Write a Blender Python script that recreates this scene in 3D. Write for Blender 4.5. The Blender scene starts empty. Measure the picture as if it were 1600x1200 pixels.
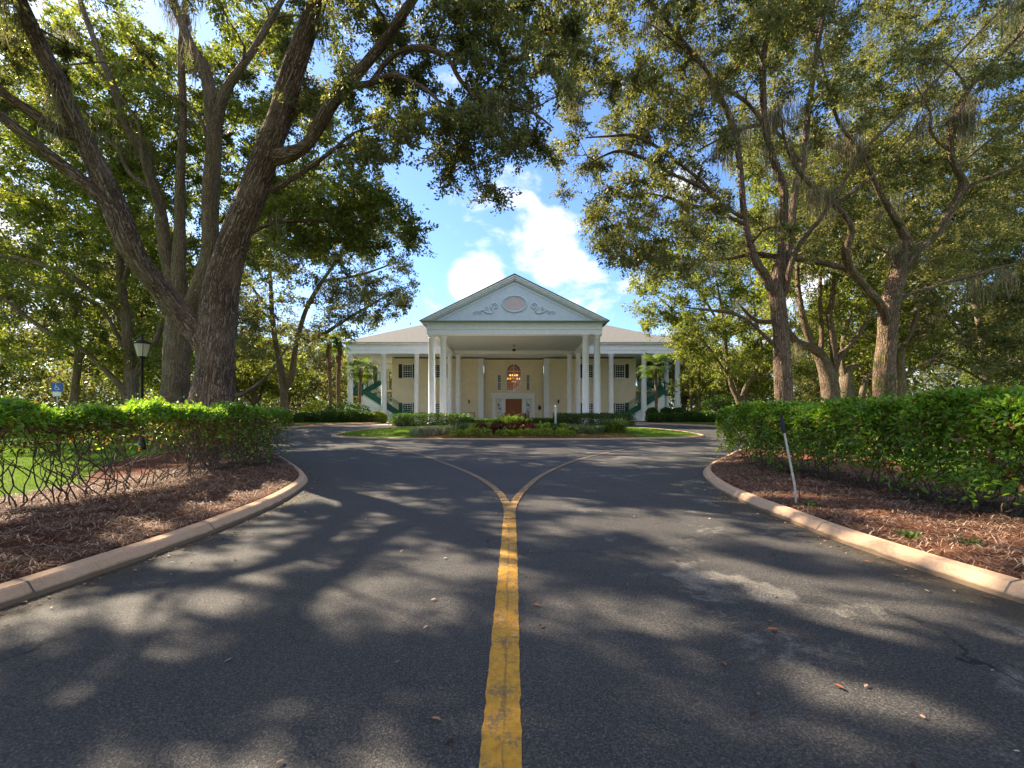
import bpy, math, random
import numpy as np
from mathutils import Vector
rng = np.random.default_rng(11)
random.seed(5)
scene = bpy.context.scene
col = scene.collection
F, H, HZ = 720.0, 1.3, 648.0          # lens in picture pixels, eye height, horizon row
PI = math.pi

def A(*p): return np.array(p, dtype=float)
def at(px, py, D): return A((px - 800) / F * D, D, H + (HZ - py) / F * D)
def smooth(t):
    t = np.clip(t, 0, 1); return t * t * (3 - 2 * t)
def gz(y): return 0.5 * smooth((np.asarray(y, float) - 17) / 19)

# ------------------------------------------------------------------ object helpers
def tag(o, label=None, cat=None, group=None, kind=None):
    if label: o['label'] = label
    if cat: o['category'] = cat
    if group: o['group'] = group
    if kind: o['kind'] = kind
    return o
def empty(name, loc, label, cat, group=None, rz=0):
    o = bpy.data.objects.new(name, None); col.objects.link(o)
    o.location = loc; o.rotation_euler = (0, 0, rz); o.empty_display_size = .3
    return tag(o, label, cat, group)
def mesh(name, V, Fc, mat, parent=None, smooth_=False, attrs=None, loc=None):
    """V (n,3); Fc either an (m,k) int array or a list of tuples"""
    me = bpy.data.meshes.new(name)
    V = np.asarray(V, dtype=np.float32)
    if isinstance(Fc, np.ndarray):
        m, k = Fc.shape
        me.vertices.add(len(V)); me.vertices.foreach_set('co', V.ravel())
        me.loops.add(m * k); me.loops.foreach_set('vertex_index', Fc.astype(np.int32).ravel())
        me.polygons.add(m)
        me.polygons.foreach_set('loop_start', np.arange(0, m * k, k, dtype=np.int32))
        me.update(calc_edges=True)
    else:
        me.from_pydata([tuple(map(float, v)) for v in V], [], [tuple(int(i) for i in f) for f in Fc]); me.update()
    if smooth_: me.polygons.foreach_set('use_smooth', np.ones(len(me.polygons), dtype=bool))
    for an, (dom, typ, data) in (attrs or {}).items():
        a = me.attributes.new(an, typ, dom)
        a.data.foreach_set('vector' if typ == 'FLOAT_VECTOR' else 'value', np.asarray(data, np.float32).ravel())
    o = bpy.data.objects.new(name, me); col.objects.link(o)
    if mat: me.materials.append(mat)
    if parent: o.parent = parent
    if loc is not None: o.location = loc
    return o
def copy_tree(o, parent=None):
    c = o.copy(); col.objects.link(c); c.parent = parent
    for ch in o.children: copy_tree(ch, c)
    return c

class MB:
    def __init__(s): s.v = []; s.f = []
    def add(s, V, Fc):
        n = len(s.v); s.v += [tuple(map(float, p)) for p in V]; s.f += [tuple(int(i) + n for i in f) for f in Fc]; return s
    def box(s, x0, x1, y0, y1, z0, z1):
        return s.add([(x0,y0,z0),(x1,y0,z0),(x1,y1,z0),(x0,y1,z0),(x0,y0,z1),(x1,y0,z1),(x1,y1,z1),(x0,y1,z1)],
                     [(0,3,2,1),(4,5,6,7),(0,1,5,4),(1,2,6,5),(2,3,7,6),(3,0,4,7)])
    def prism(s, poly, y0, y1):                      # outline in (x,z), drawn out along y
        n = len(poly)
        V = [(x, y0, z) for x, z in poly] + [(x, y1, z) for x, z in poly]
        return s.add(V, [tuple(range(n)), tuple(range(2*n-1, n-1, -1))] + [(i, i+n, (i+1) % n + n, (i+1) % n) for i in range(n)])
    def lathe(s, prof, cx=0, cy=0, n=16):
        V = [(cx + r*math.cos(2*PI*k/n), cy + r*math.sin(2*PI*k/n), z) for r, z in prof for k in range(n)]
        m = len(prof)
        Fc = [(i*n+k, i*n+(k+1) % n, (i+1)*n+(k+1) % n, (i+1)*n+k) for i in range(m-1) for k in range(n)]
        Fc += [tuple(range(n-1, -1, -1)), tuple(range((m-1)*n, m*n))]
        return s.add(V, Fc)
    def bar(s, a, b, w, h=None):                     # square bar from a to b
        a = Vector(a); b = Vector(b); h = h or w; d = (b-a).normalized()
        u = d.cross(Vector((0,0,1)));  u = Vector((1,0,0)) if u.length < .01 else u.normalized()
        t = u.cross(d).normalized(); u = u*w/2; t = t*h/2
        V = [a-u-t, a+u-t, a+u+t, a-u+t, b-u-t, b+u-t, b+u+t, b-u+t]
        return s.add(V, [(0,1,2,3),(7,6,5,4),(0,4,5,1),(1,5,6,2),(2,6,7,3),(3,7,4,0)])
    def tube(s, pts, r, n=6):
        V, Fc, _ = tube_arrays(np.array(pts, float), np.full(len(pts), r) if np.isscalar(r) else np.array(r), n)
        return s.add(V, Fc.tolist())
    def build(s, name, mat, parent=None, sm=False, **k): return mesh(name, s.v, s.f, mat, parent, sm, **k)

def catmull(P, step):
    P = np.asarray(P, float)
    if len(P) < 3:
        n = max(2, int(np.linalg.norm(P[-1, :3]-P[0, :3]) / step) + 1); t = np.linspace(0, 1, n)[:, None]
        return P[0] * (1-t) + P[-1] * t
    Q = np.vstack([2*P[0]-P[1], P, 2*P[-1]-P[-2]]); out = []
    for i in range(1, len(Q)-2):
        a, b, c, d = Q[i-1:i+3]
        n = max(1, int(round(np.linalg.norm((c-b)[:3]) / step))); t = (np.arange(n) / n)[:, None]
        out.append(.5*((2*b)+(c-a)*t+(2*a-5*b+4*c-d)*t*t+(3*b-a-3*c+d)*t**3))
    out.append(P[-1:])
    return np.vstack(out)

def tube_arrays(P, R, n=8, rough=0, l0=0.0, ridge=0):
    m = len(P)
    T = np.gradient(P, axis=0); T /= np.linalg.norm(T, axis=1)[:, None] + 1e-9
    ref = A(1, 0, 0) if abs(T[0][0]) < .8 else A(0, 1, 0)
    U = np.zeros_like(P); u = ref - T[0]*ref.dot(T[0]); U[0] = u/np.linalg.norm(u)
    for i in range(1, m):
        u = U[i-1] - T[i]*U[i-1].dot(T[i]); U[i] = u/(np.linalg.norm(u)+1e-9)
    W = np.cross(T, U)
    a = 2*PI*np.arange(n)/n
    rr = R[:, None]*np.ones((m, n))
    L = np.concatenate([[0], np.cumsum(np.linalg.norm(np.diff(P, axis=0), axis=1))]) + l0
    if rough:
        for k in (2, 3, 5):
            rr *= 1 + rough/ (k**.5)*np.sin(k*a[None, :] + L[:, None]*(1.1+.5*k) + k*1.7)
    if ridge:                                        # furrows running up the limb, breaking and joining
        k = max(4, round(2*PI*R.max()/.11)); aa = a[None, :]; LL = L[:, None]
        w = k*aa/2 + .9*np.sin(LL*2.3+aa*3) + .7*np.sin(LL*6.1-aa*2+1) + .5*np.sin(LL*13.7+aa*5)
        w2 = k*aa/2 + 1.3 + .9*np.sin(LL*3.1-aa*2) + .8*np.sin(LL*7.7+aa*4)
        rr = rr + np.minimum(1, R[:, None]/.16)*ridge*(np.minimum(np.abs(np.sin(w)), .7)+.5*np.minimum(np.abs(np.sin(w2)), .6)-.75) + rng.normal(size=rr.shape)*.0022
        rr = rr + R[:, None]*.05*np.sin(LL*1.9+np.sin(LL*.7)*2+aa)*np.sin(LL*.8)
    V = P[:, None, :] + rr[:, :, None]*(np.cos(a)[None, :, None]*U[:, None, :] + np.sin(a)[None, :, None]*W[:, None, :])
    bc = np.stack([np.cos(a)[None, :]*R[:, None], np.sin(a)[None, :]*R[:, None], np.repeat(L[:, None], n, 1)], -1)
    i = np.arange(m-1)[:, None]*n; k = np.arange(n)[None, :]; k2 = (k+1) % n
    Fc = np.stack([i+k, i+k2, i+n+k2, i+n+k], -1).reshape(-1, 4)
    return V.reshape(-1, 3), Fc, bc.reshape(-1, 3)

# ------------------------------------------------------------------ materials
class N:
    def __init__(s, name):
        s.m = bpy.data.materials.new(name); s.m.use_nodes = True; s.t = s.m.node_tree; s.t.nodes.clear()
    def __call__(s, typ, ins=None, **kw):
        n = s.t.nodes.new(typ)
        for k, v in kw.items(): setattr(n, k, v)
        for k, v in (ins or {}).items():
            if isinstance(v, bpy.types.NodeSocket): s.t.links.new(v, n.inputs[k])
            else: n.inputs[k].default_value = v
        return n
    def ramp(s, fac, stops):
        n = s('ShaderNodeValToRGB', {'Fac': fac}); e = n.color_ramp.elements
        while len(e) < len(stops): e.new(.5)
        for q, (p, c) in zip(e, stops):
            q.position = p; q.color = (*c, 1) if len(c) == 3 else c
        return n.outputs[0]
    def noise(s, vec, scale, detail=4, rough=.6, dist=0):
        return s('ShaderNodeTexNoise', {'Vector': vec, 'Scale': scale, 'Detail': detail, 'Roughness': rough, 'Distortion': dist}).outputs[0]
    def pos(s): return s('ShaderNodeTexCoord').outputs['Object']
    def wpos(s): return s('ShaderNodeNewGeometry').outputs['Position']
    def mix(s, f, a, b, mode='MIX'):
        n = s('ShaderNodeMix', data_type='RGBA', blend_type=mode)
        for k, v in ((0, f), (6, a), (7, b)):
            if isinstance(v, bpy.types.NodeSocket): s.t.links.new(v, n.inputs[k])
            else: n.inputs[k].default_value = v if k == 0 else ((*v, 1) if len(v) == 3 else v)
        return n.outputs[2]
    def math(s, op, a, b=None, clamp=False):
        n = s('ShaderNodeMath', operation=op, use_clamp=clamp)
        for k, v in ((0, a), (1, b)):
            if v is None: continue
            if isinstance(v, bpy.types.NodeSocket): s.t.links.new(v, n.inputs[k])
            else: n.inputs[k].default_value = v
        return n.outputs[0]
    def bump(s, h, strength=.4, dist=.02):
        return s('ShaderNodeBump', {'Height': h, 'Strength': strength, 'Distance': dist}).outputs[0]
    def bsdf(s, color, rough=.6, normal=None, spec=.4, **kw):
        ins = {'Base Color': color if isinstance(color, bpy.types.NodeSocket) else (*color, 1), 'Roughness': rough, 'Specular IOR Level': spec}
        if normal is not None: ins['Normal'] = normal
        ins.update(kw)
        return s('ShaderNodeBsdfPrincipled', ins).outputs[0]
    def out(s, sh):
        s('ShaderNodeOutputMaterial', {'Surface': sh}); return s.m

def paint(name, c, rough=.5, var=.06, scale=3.0, bump=.05):
    n = N(name); p = n.wpos(); f = n.noise(p, scale, 5)
    c0 = tuple(x*(1-var) for x in c); c1 = tuple(min(1, x*(1+var)) for x in c)
    fine = n.noise(p, 60, 3)
    return n.out(n.bsdf(n.ramp(f, [(.3, c0), (.7, c1)]), rough, n.bump(fine, bump, .01)))

def leaf_mat(name, cols, trans, tfac=.4, rough=.45, spec=.35, dead=0):
    n = N(name); g = n('ShaderNodeNewGeometry'); r = g.outputs['Random Per Island']
    t = n('ShaderNodeAttribute', attribute_name='tint').outputs['Fac']
    f = n.math('ADD', n.math('MULTIPLY', r, .6), n.math('MULTIPLY', n.math('MINIMUM', t, 1.0), .4))
    k = len(cols)
    base = n.ramp(f, [((i+.3)/k, c) for i, c in enumerate(cols)])
    if dead: base = n.mix(n.math('GREATER_THAN', n.math('FRACT', n.math('MULTIPLY', r, 37.0)), 1-dead), base, (.17, .085, .03))
    base = n.mix(n.math('GREATER_THAN', t, 1.5), base, (.15, .085, .035))
    tr = n.mix(1.0, base, trans, 'MULTIPLY')
    b = n.bsdf(base, rough, None, spec)
    tl = n('ShaderNodeBsdfTranslucent', {'Color': tr}).outputs[0]
    return n.out(n('ShaderNodeMixShader', {0: tfac, 1: b, 2: tl}).outputs[0])

def bark_mat(name, dark, mid, light, scale=1.0, mossy=.0):
    n = N(name)
    co = n('ShaderNodeAttribute', attribute_name='bark').outputs['Vector']
    mp = n('ShaderNodeMapping', {'Vector': co, 'Scale': (1, 1, .28)}).outputs[0]
    warp = n.noise(mp, 7*scale, 3)
    v2 = n('ShaderNodeVectorMath', {0: mp, 1: n('ShaderNodeCombineXYZ', {'X': n.math('MULTIPLY', warp, .12), 'Y': n.math('MULTIPLY', warp, .12), 'Z': warp}).outputs[0]}, operation='ADD').outputs[0]
    vo = n('ShaderNodeTexVoronoi', {'Vector': v2, 'Scale': 22*scale}, feature='DISTANCE_TO_EDGE').outputs['Distance']
    fur = n.ramp(vo, [(.0, (0, 0, 0)), (.16, (.55, .55, .55)), (.4, (1, 1, 1))])
    nz = n.noise(co, 26, 6, .7)
    h = n.mix(.35, fur, nz)
    big = n.noise(co, 1.6, 4)
    c = n.ramp(h, [(.1, dark), (.42, mid), (.8, light)])
    c = n.mix(n.math('MULTIPLY', n.ramp(big, [(.45, (0, 0, 0)), (.7, (1, 1, 1))]), .5), c, light)
    if mossy:
        mo = n.ramp(n.noise(co, 2.3, 5), [(.52, (0, 0, 0)), (.62, (1, 1, 1))])
        c = n.mix(n.math('MULTIPLY', mo, mossy), c, (.085, .105, .03))
    return n.out(n.bsdf(c, .9, n.bump(h, 1.0, .05), .15))

M = {}
M['white'] = paint('white paint', (.78, .82, .87), .45)
M['tymp'] = paint('blue shaded pediment white', (.58, .69, .80), .6)  # white trim in shade, the blue skylight put into its colour
M['cream'] = paint('cream stucco', (.78, .69, .50), .8, .07, 1.2, .15)
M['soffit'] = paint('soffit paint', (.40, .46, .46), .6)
M['green'] = paint('dark green paint', (.012, .10, .075), .4)
M['shutter'] = paint('shutter paint', (.012, .028, .032), .45)
M['iron'] = paint('black iron', (.012, .012, .013), .4)
M['flash'] = paint('green grey metal', (.26, .33, .31), .35)
M['darkgrey'] = paint('grey metal', (.09, .09, .085), .5)
M['steel'] = paint('galvanised rod', (.55, .53, .48), .4, .2, 20)
M['blacktop'] = paint('black plastic', (.012, .012, .014), .5)
M['medal'] = paint('rose cream louvre', (.62, .55, .55), .6)
M['interior'] = paint('warm room plaster', (.34, .16, .06), .8)
M['unlit_room'] = paint('dark room', (.03, .028, .03), .9)  # shade of an unlit room put into a dark colour
n = N('window glass'); M['glass'] = n.out(n.bsdf((.018, .022, .028), .06, None, .6))
n = N('clear glass'); M['clear'] = n.out(n('ShaderNodeMixShader', {0: .035, 1: n('ShaderNodeBsdfTransparent').outputs[0], 2: n('ShaderNodeBsdfGlossy', {'Roughness': .05}).outputs[0]}).outputs[0])
n = N('etched glass'); M['etched'] = n.out(n.bsdf(n.ramp(n.noise(n.wpos(), 2.6, 3), [(.4, (.10, .14, .17)), (.55, (.62, .72, .80))]), .2, None, .6))
n = N('lit bulb'); n.m.cycles.emission_sampling = 'NONE'; M['bulb'] = n.out(n('ShaderNodeEmission', {'Color': (1, .46, .08, 1), 'Strength': .8}).outputs[0])
n = N('frosted lamp glass'); M['frost'] = n.out(n('ShaderNodeMixShader', {0: .5, 1: n.bsdf((.8, .74, .6), .5), 2: n('ShaderNodeBsdfTranslucent', {'Color': (.9, .82, .66, 1)}).outputs[0]}).outputs[0])
n = N('gilt brass'); M['brass'] = n.out(n.bsdf((.6, .38, .12), .3, None, .5, Metallic=1.0))
n = N('wooden door'); p = n.pos(); w = n.noise(n('ShaderNodeMapping', {'Vector': p, 'Scale': (14, 14, 1.2)}).outputs[0], 3, 5)
M['door'] = n.out(n.bsdf(n.ramp(w, [(.3, (.17, .045, .012)), (.7, (.34, .105, .03))]), .4))
# roof shingles
n = N('roof shingles'); p = n.wpos()
br = n('ShaderNodeTexBrick', {'Vector': n('ShaderNodeMapping', {'Vector': p, 'Rotation': (PI/2*0, 0, 0)}).outputs[0], 'Color1': (.205, .20, .185, 1), 'Color2': (.135, .13, .12, 1), 'Mortar': (.10, .08, .07, 1), 'Scale': 3.2, 'Mortar Size': .012, 'Brick Width': .5, 'Row Height': .25}).outputs[0]
M['shingle'] = n.out(n.bsdf(n.mix(.5, br, n.ramp(n.noise(p, 5, 6, .7), [(.3, (.12, .115, .105)), (.7, (.235, .225, .20))])), .9, n.bump(n.noise(p, 30, 4), .5, .03), .1))
# asphalt
n = N('asphalt'); p = n.wpos()
sp = n.noise(p, 95, 3, .75); patch = n.noise(p, .55, 6, .62); worn = n.ramp(n.noise(p, .9, 7, .66, .4), [(.56, (0, 0, 0)), (.62, (1, 1, 1))])
sepx = n('ShaderNodeSeparateXYZ', {'Vector': p})
msk = n.math('MULTIPLY', worn, n.ramp(n.math('MULTIPLY', sepx.outputs['X'], .25), [(.12, (0, 0, 0)), (.3, (1, 1, 1))]))
c = n.ramp(sp, [(.3, (.026, .024, .023)), (.5, (.055, .053, .052)), (.72, (.15, .14, .128))])
c = n.mix(n.ramp(patch, [(.35, (.0, .0, .0)), (.7, (.35, .35, .35))]), c, (.10, .094, .087))
c = n.mix(n.math('MULTIPLY', msk, .55), c, (.25, .23, .20))
vo = n('ShaderNodeTexVoronoi', {'Vector': p, 'Scale': 120}).outputs['Distance']
vc = n('ShaderNodeTexVoronoi', {'Vector': p, 'Scale': 125}).outputs['Color']
st = n('ShaderNodeSeparateColor', {'Color': vc}).outputs[0]
c = n.mix(.6, c, n.mix(1.0, c, n.ramp(st, [(.0, (.35, .35, .37)), (.55, (.8, .8, .8)), (.85, (1.35, 1.3, 1.25)), (1.0, (1.9, 1.82, 1.75))]), 'MULTIPLY'))
cw = n('ShaderNodeVectorMath', {0: p, 1: n('ShaderNodeVectorMath', {0: n('ShaderNodeTexNoise', {'Vector': p, 'Scale': 1.7, 'Detail': 6}).outputs['Color'], 'Scale': .9}, operation='SCALE').outputs[0]}, operation='ADD').outputs[0]
ck = n('ShaderNodeTexVoronoi', {'Vector': cw, 'Scale': .38}, feature='DISTANCE_TO_EDGE').outputs['Distance']
ckm = n.math('MULTIPLY', n.math('LESS_THAN', ck, .0032), n.ramp(n.noise(p, .35, 2), [(.46, (0, 0, 0)), (.56, (1, 1, 1))]))
c = n.mix(n.math('MULTIPLY', ckm, .8), c, (.012, .012, .012))
ax = n.math('ABSOLUTE', sepx.outputs['X'])
gut = n.math('MULTIPLY', n.ramp(n.math('MULTIPLY', n.math('ADD', ax, n.math('MULTIPLY', n.noise(p, 3, 4), .35)), .25), [(.80, (0, 0, 0)), (.875, (1, 1, 1))]), n.math('LESS_THAN', sepx.outputs['Y'], 7.5))
c = n.mix(n.math('MULTIPLY', gut, .6), c, n.ramp(n.noise(p, 40, 4), [(.35, (.035, .026, .014)), (.65, (.115, .088, .05))]))
M['asphalt'] = n.out(n.bsdf(c, .72, n.bump(n.mix(.5, vo, sp), .8, .006), .18))
# worn yellow road paint; the two arms are more faded than the stem
def road_paint(name, off, slope, under):
    n = N(name); p = n.wpos()
    w = n.mix(.5, n.noise(p, 70, 4, .8), n.noise(p, 9, 5, .7))
    ay = n('ShaderNodeSeparateXYZ', {'Vector': p}).outputs['Y']
    thr = n.math('ADD', w, n.math('ADD', n.math('MULTIPLY', n.math('SUBTRACT', ay, 1.4), slope), off))
    wornf = n.ramp(thr, [(.38, (0, 0, 0)), (.47, (1, 1, 1))])
    return n.out(n.bsdf(n.mix(wornf, under, n.ramp(n.noise(p, 30, 3), [(.3, (.46, .215, .018)), (.7, (.66, .34, .03))])), .7, n.bump(n.noise(p, 110, 3), .7, .006)))
M['yellow'] = road_paint('yellow road paint', -.02, -.013, (.24, .145, .055)); M['faded'] = road_paint('faded yellow road paint', -.015, -.014, (.16, .115, .075))
def seam_yellow():
    m = M['yellow'].copy(); m.name = 'yellow road paint with seam'; t_ = m.node_tree; q = N.__new__(N); q.t = t_; q.m = m
    p = q.wpos(); s = q('ShaderNodeSeparateXYZ', {'Vector': p}); nz = q.noise(p, 6, 4)
    x = q.math('ADD', s.outputs['X'], q.math('MULTIPLY', q.math('SUBTRACT', nz, .5), .05))
    d = q.math('ABSOLUTE', q.math('ADD', x, .034)); band = q.math('LESS_THAN', d, q.math('MULTIPLY', q.math('SUBTRACT', q.noise(p, 3, 3), .38), .05))
    b_ = next(n_ for n_ in t_.nodes if n_.type == 'BSDF_PRINCIPLED'); src = b_.inputs['Base Color'].links[0].from_socket
    t_.links.new(q.mix(q.math('MULTIPLY', band, .45), src, (.09, .06, .035)), b_.inputs['Base Color'])
    return m
M['seam'] = seam_yellow()
# tinted kerb concrete
n = N('tinted concrete'); p = n.wpos()
f = n.mix(.5, n.noise(p, 2.2, 6, .65), n.noise(p, 55, 3, .7))
kz = n('ShaderNodeSeparateXYZ', {'Vector': p}).outputs['Z']
kd = n.ramp(n.math('ADD', kz, n.math('MULTIPLY', n.noise(p, 5, 6, .7), -.06)), [(.0, (1, 1, 1)), (.02, (0, 0, 0))])
ks = n.ramp(n.noise(p, 1.4, 7, .75), [(.56, (0, 0, 0)), (.68, (.55, .55, .55))])
M['kerb'] = n.out(n.bsdf(n.mix(n.math('MULTIPLY', kd, .7), n.mix(ks, n.ramp(f, [(.30, (.34, .205, .12)), (.45, (.50, .325, .205)), (.7, (.60, .41, .275))]), (.24, .165, .115)), (.10, .075, .045)), .85, n.bump(n.noise(p, 80, 4), .35, .006), .2))
n = N('pale paving'); p = n.wpos()
M['pave'] = n.out(n.bsdf(n.ramp(n.noise(p, 3, 6), [(.3, (.30, .25, .21)), (.7, (.42, .36, .31))]), .85))
# ground covers
n = N('mulch'); p = n.wpos()
f = n.mix(.5, n.noise(p, 22, 6, .75), n.noise(p, 2.0, 4))
M['mulch'] = n.out(n.bsdf(n.ramp(f, [(.32, (.035, .015, .009)), (.5, (.14, .055, .030)), (.72, (.28, .13, .07))]), .95, n.bump(f, 1, .06), .1))
n = N('lawn'); p = n.wpos()
f = n.mix(.45, n.noise(p, 38, 5, .8), n.noise(p, .8, 5))
M['lawn'] = n.out(n.bsdf(n.ramp(f, [(.3, (.060, .105, .010)), (.55, (.115, .19, .015)), (.75, (.17, .25, .03))]), .9, n.bump(n.noise(p, 60, 3), 1, .05), .1))
n = N('woodland floor'); p = n.wpos()
f = n.mix(.4, n.noise(p, 6, 6, .75), n.noise(p, .25, 4))
M['soil'] = n.out(n.bsdf(n.ramp(f, [(.3, (.06, .05, .02)), (.5, (.075, .12, .02)), (.75, (.12, .17, .035))]), .95, n.bump(f, .8, .08), .1))
n = N('pine straw'); r = n('ShaderNodeNewGeometry').outputs['Random Per Island']
M['straw'] = n.out(n.bsdf(n.ramp(r, [(.1, (.045, .020, .011)), (.4, (.13, .056, .030)), (.7, (.25, .122, .067)), (.95, (.46, .35, .26))]), .8))
n = N('grass blade'); r = n('ShaderNodeNewGeometry').outputs['Random Per Island']
M['blade'] = n.out(n('ShaderNodeMixShader', {0: .35, 1: n.bsdf(n.ramp(r, [(.1, (.07, .14, .012)), (.6, (.13, .23, .018)), (.95, (.22, .30, .04))]), .6), 2: n('ShaderNodeBsdfTranslucent', {'Color': (.22, .36, .02, 1)}).outputs[0]}).outputs[0])

M['oak'] = leaf_mat('live oak leaf', [(.044, .051, .024), (.078, .085, .038), (.118, .124, .057), (.20, .20, .10)], (2.2, 2.2, .8), .42, .45, .32, .02)
M['oak2'] = leaf_mat('yellowish oak leaf', [(.052, .064, .018), (.094, .110, .029), (.140, .156, .040), (.225, .225, .065)], (2.2, 2.3, .75), .47, .45, .3)  # lighter, yellower leaf colours than the live oak leaf
M['hedge'] = leaf_mat('hedge leaf', [(.050, .095, .014), (.105, .19, .024), (.17, .28, .032), (.30, .41, .06)], (1.8, 2.0, .7), .42, .34, .5, .05)
M['shrub'] = leaf_mat('shrub leaf', [(.022, .050, .014), (.040, .085, .018), (.065, .12, .024), (.11, .16, .035)], (1.6, 1.9, .8), .3, .4, .4)
M['ylw'] = leaf_mat('yellow green leaf', [(.12, .19, .02), (.20, .27, .03), (.30, .34, .04), (.36, .38, .06)], (1.3, 1.4, .6), .3)
M['red'] = leaf_mat('dark red leaf', [(.05, .008, .012), (.10, .012, .016), (.16, .02, .02), (.08, .03, .015)], (1.8, .9, .9), .3)
M['grassy'] = leaf_mat('grey green blade', [(.05, .085, .035), (.085, .13, .055), (.14, .18, .09), (.24, .26, .15)], (1.3, 1.5, .8), .25)
M['varieg'] = leaf_mat('pale variegated blade', [(.12, .14, .07), (.26, .25, .17), (.36, .33, .26), (.42, .38, .33)], (1.2, 1.3, .8), .2)
M['palm'] = leaf_mat('palm frond', [(.030, .055, .014), (.055, .095, .02), (.10, .14, .03), (.16, .19, .05)], (1.6, 1.8, .7), .35, .4)
M['moss'] = leaf_mat('spanish moss', [(.13, .125, .08), (.25, .215, .13), (.33, .285, .17), (.42, .36, .22)], (1.1, 1.1, 1.0), .4, .9, .05)
M['barkA'] = bark_mat('furrowed grey brown bark', (.020, .012, .008), (.155, .100, .070), (.33, .24, .18), .62)
M['barkB'] = bark_mat('pale bark', (.055, .038, .026), (.24, .17, .115), (.40, .31, .215), .85, .25)
M['barkR'] = bark_mat('reddish bark', (.034, .022, .015), (.175, .115, .078), (.34, .25, .18), .8, .2)
M['barkG'] = bark_mat('mossy bark', (.030, .020, .013), (.17, .11, .07), (.33, .235, .155), .75, .85)
n = N('palm trunk'); p = n.pos()
M['palmtrunk'] = n.out(n.bsdf(n.ramp(n.noise(n('ShaderNodeMapping', {'Vector': p, 'Scale': (1, 1, 3)}).outputs[0], 5, 5), [(.3, (.09, .055, .035)), (.7, (.26, .18, .12))]), .9))
n = N('palm boot'); r = n('ShaderNodeNewGeometry').outputs['Random Per Island']
M['boot'] = n.out(n.bsdf(n.ramp(r, [(.1, (.14, .06, .035)), (.9, (.40, .24, .16))]), .9))
n = N('stem'); p = n.wpos(); M['stem'] = n.out(n.bsdf(n.ramp(n.noise(p, 25, 4), [(.3, (.055, .034, .022)), (.7, (.17, .115, .075))]), .85))
M['blue'] = paint('blue sign enamel', (.01, .10, .42), .35)
M['signwhite'] = paint('white sign enamel', (.8, .8, .8), .35)
EXPOSURE = 1.85
DENOISE = True
# ================================================================== TREES
SKY = np.array([(560,548),(607,515),(640,485),(655,440),(640,398),(668,400),(706,402),(722,380),(745,374),(768,345),(795,368),(812,352),(812,290),(826,262),(850,262),(852,300),(866,345),(905,362),(922,405),(925,440),(955,444),(988,430),(968,478),(1000,505),(1018,548)], float)
SKY2 = np.array([(590,258),(612,252),(650,262),(684,310),(690,352),(655,330),(615,290)], float)
SKY3 = np.array([(842,120),(858,112),(872,130),(868,175),(884,200),(880,225),(858,205),(846,170)], float)
def inside(poly, x, y):
    x = np.asarray(x); y = np.asarray(y); r = np.zeros(x.shape, bool); j = len(poly)-1
    for i in range(len(poly)):
        xi, yi = poly[i]; xj, yj = poly[j]
        r ^= ((yi > y) != (yj > y)) & (x < (xj-xi)*(y-yi)/(yj-yi+1e-12)+xi); j = i
    return r
def project(Q): return 800 + F*Q[:, 0]/Q[:, 1], HZ - F*(Q[:, 2]-H)/Q[:, 1]
def in_pads(poly, n, d0, d1):
    """n points in the space seen through a region, spread over the depths d0..d1"""
    poly = np.array(poly, float); lo = poly.min(0); hi = poly.max(0); out = []
    while len(out) < n:
        q = lo + (hi-lo)*rng.random((n*3, 2)); q = q[inside(poly, q[:, 0], q[:, 1])]
        for px, py in q: out.append(at(px, py, rng.uniform(d0, d1)))
    return np.array(out[:n])
def in_ball(c, r, n):
    u = rng.normal(size=(n, 3)); u /= np.linalg.norm(u, axis=1)[:, None]
    return np.array(c) + u*np.array(r)*(rng.random((n, 1))**.38)

HERO = []                                            # (x, y, depth, width) of the big limbs
def limb(*pts, hero=True):
    """pts: (px, py, depth, width px) -> a smooth limb (x,y,z,r)"""
    Q = np.array([[*at(a, b, d), w/2/F*d/math.sqrt(1+((a-800)/F)**2)] for a, b, d, w in pts])
    pp = np.gradient(np.array([[p[0], p[1]] for p in pts], float), axis=0); Q[:, 3] *= np.abs(pp).max(1)/np.hypot(*pp.T)   # widths were read level or plumb
    Q = catmull(Q, .09 if Q[:, 3].max() > .14 and Q[:, 1].min() < 18 else .22)
    Q[:, 3] = np.maximum(Q[:, 3], .006)
    return Q
def reg(limbs, minw=9):
    for Q in limbs:
        px, py = project(Q[:, :3]); w = 2*Q[:, 3]*F/Q[:, 1]
        for a, b, d, ww in zip(px, py, Q[:, 1], w):
            if ww > minw and -50 < a < 1650 and b > 0: HERO.append((a, b, d, ww))

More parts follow.
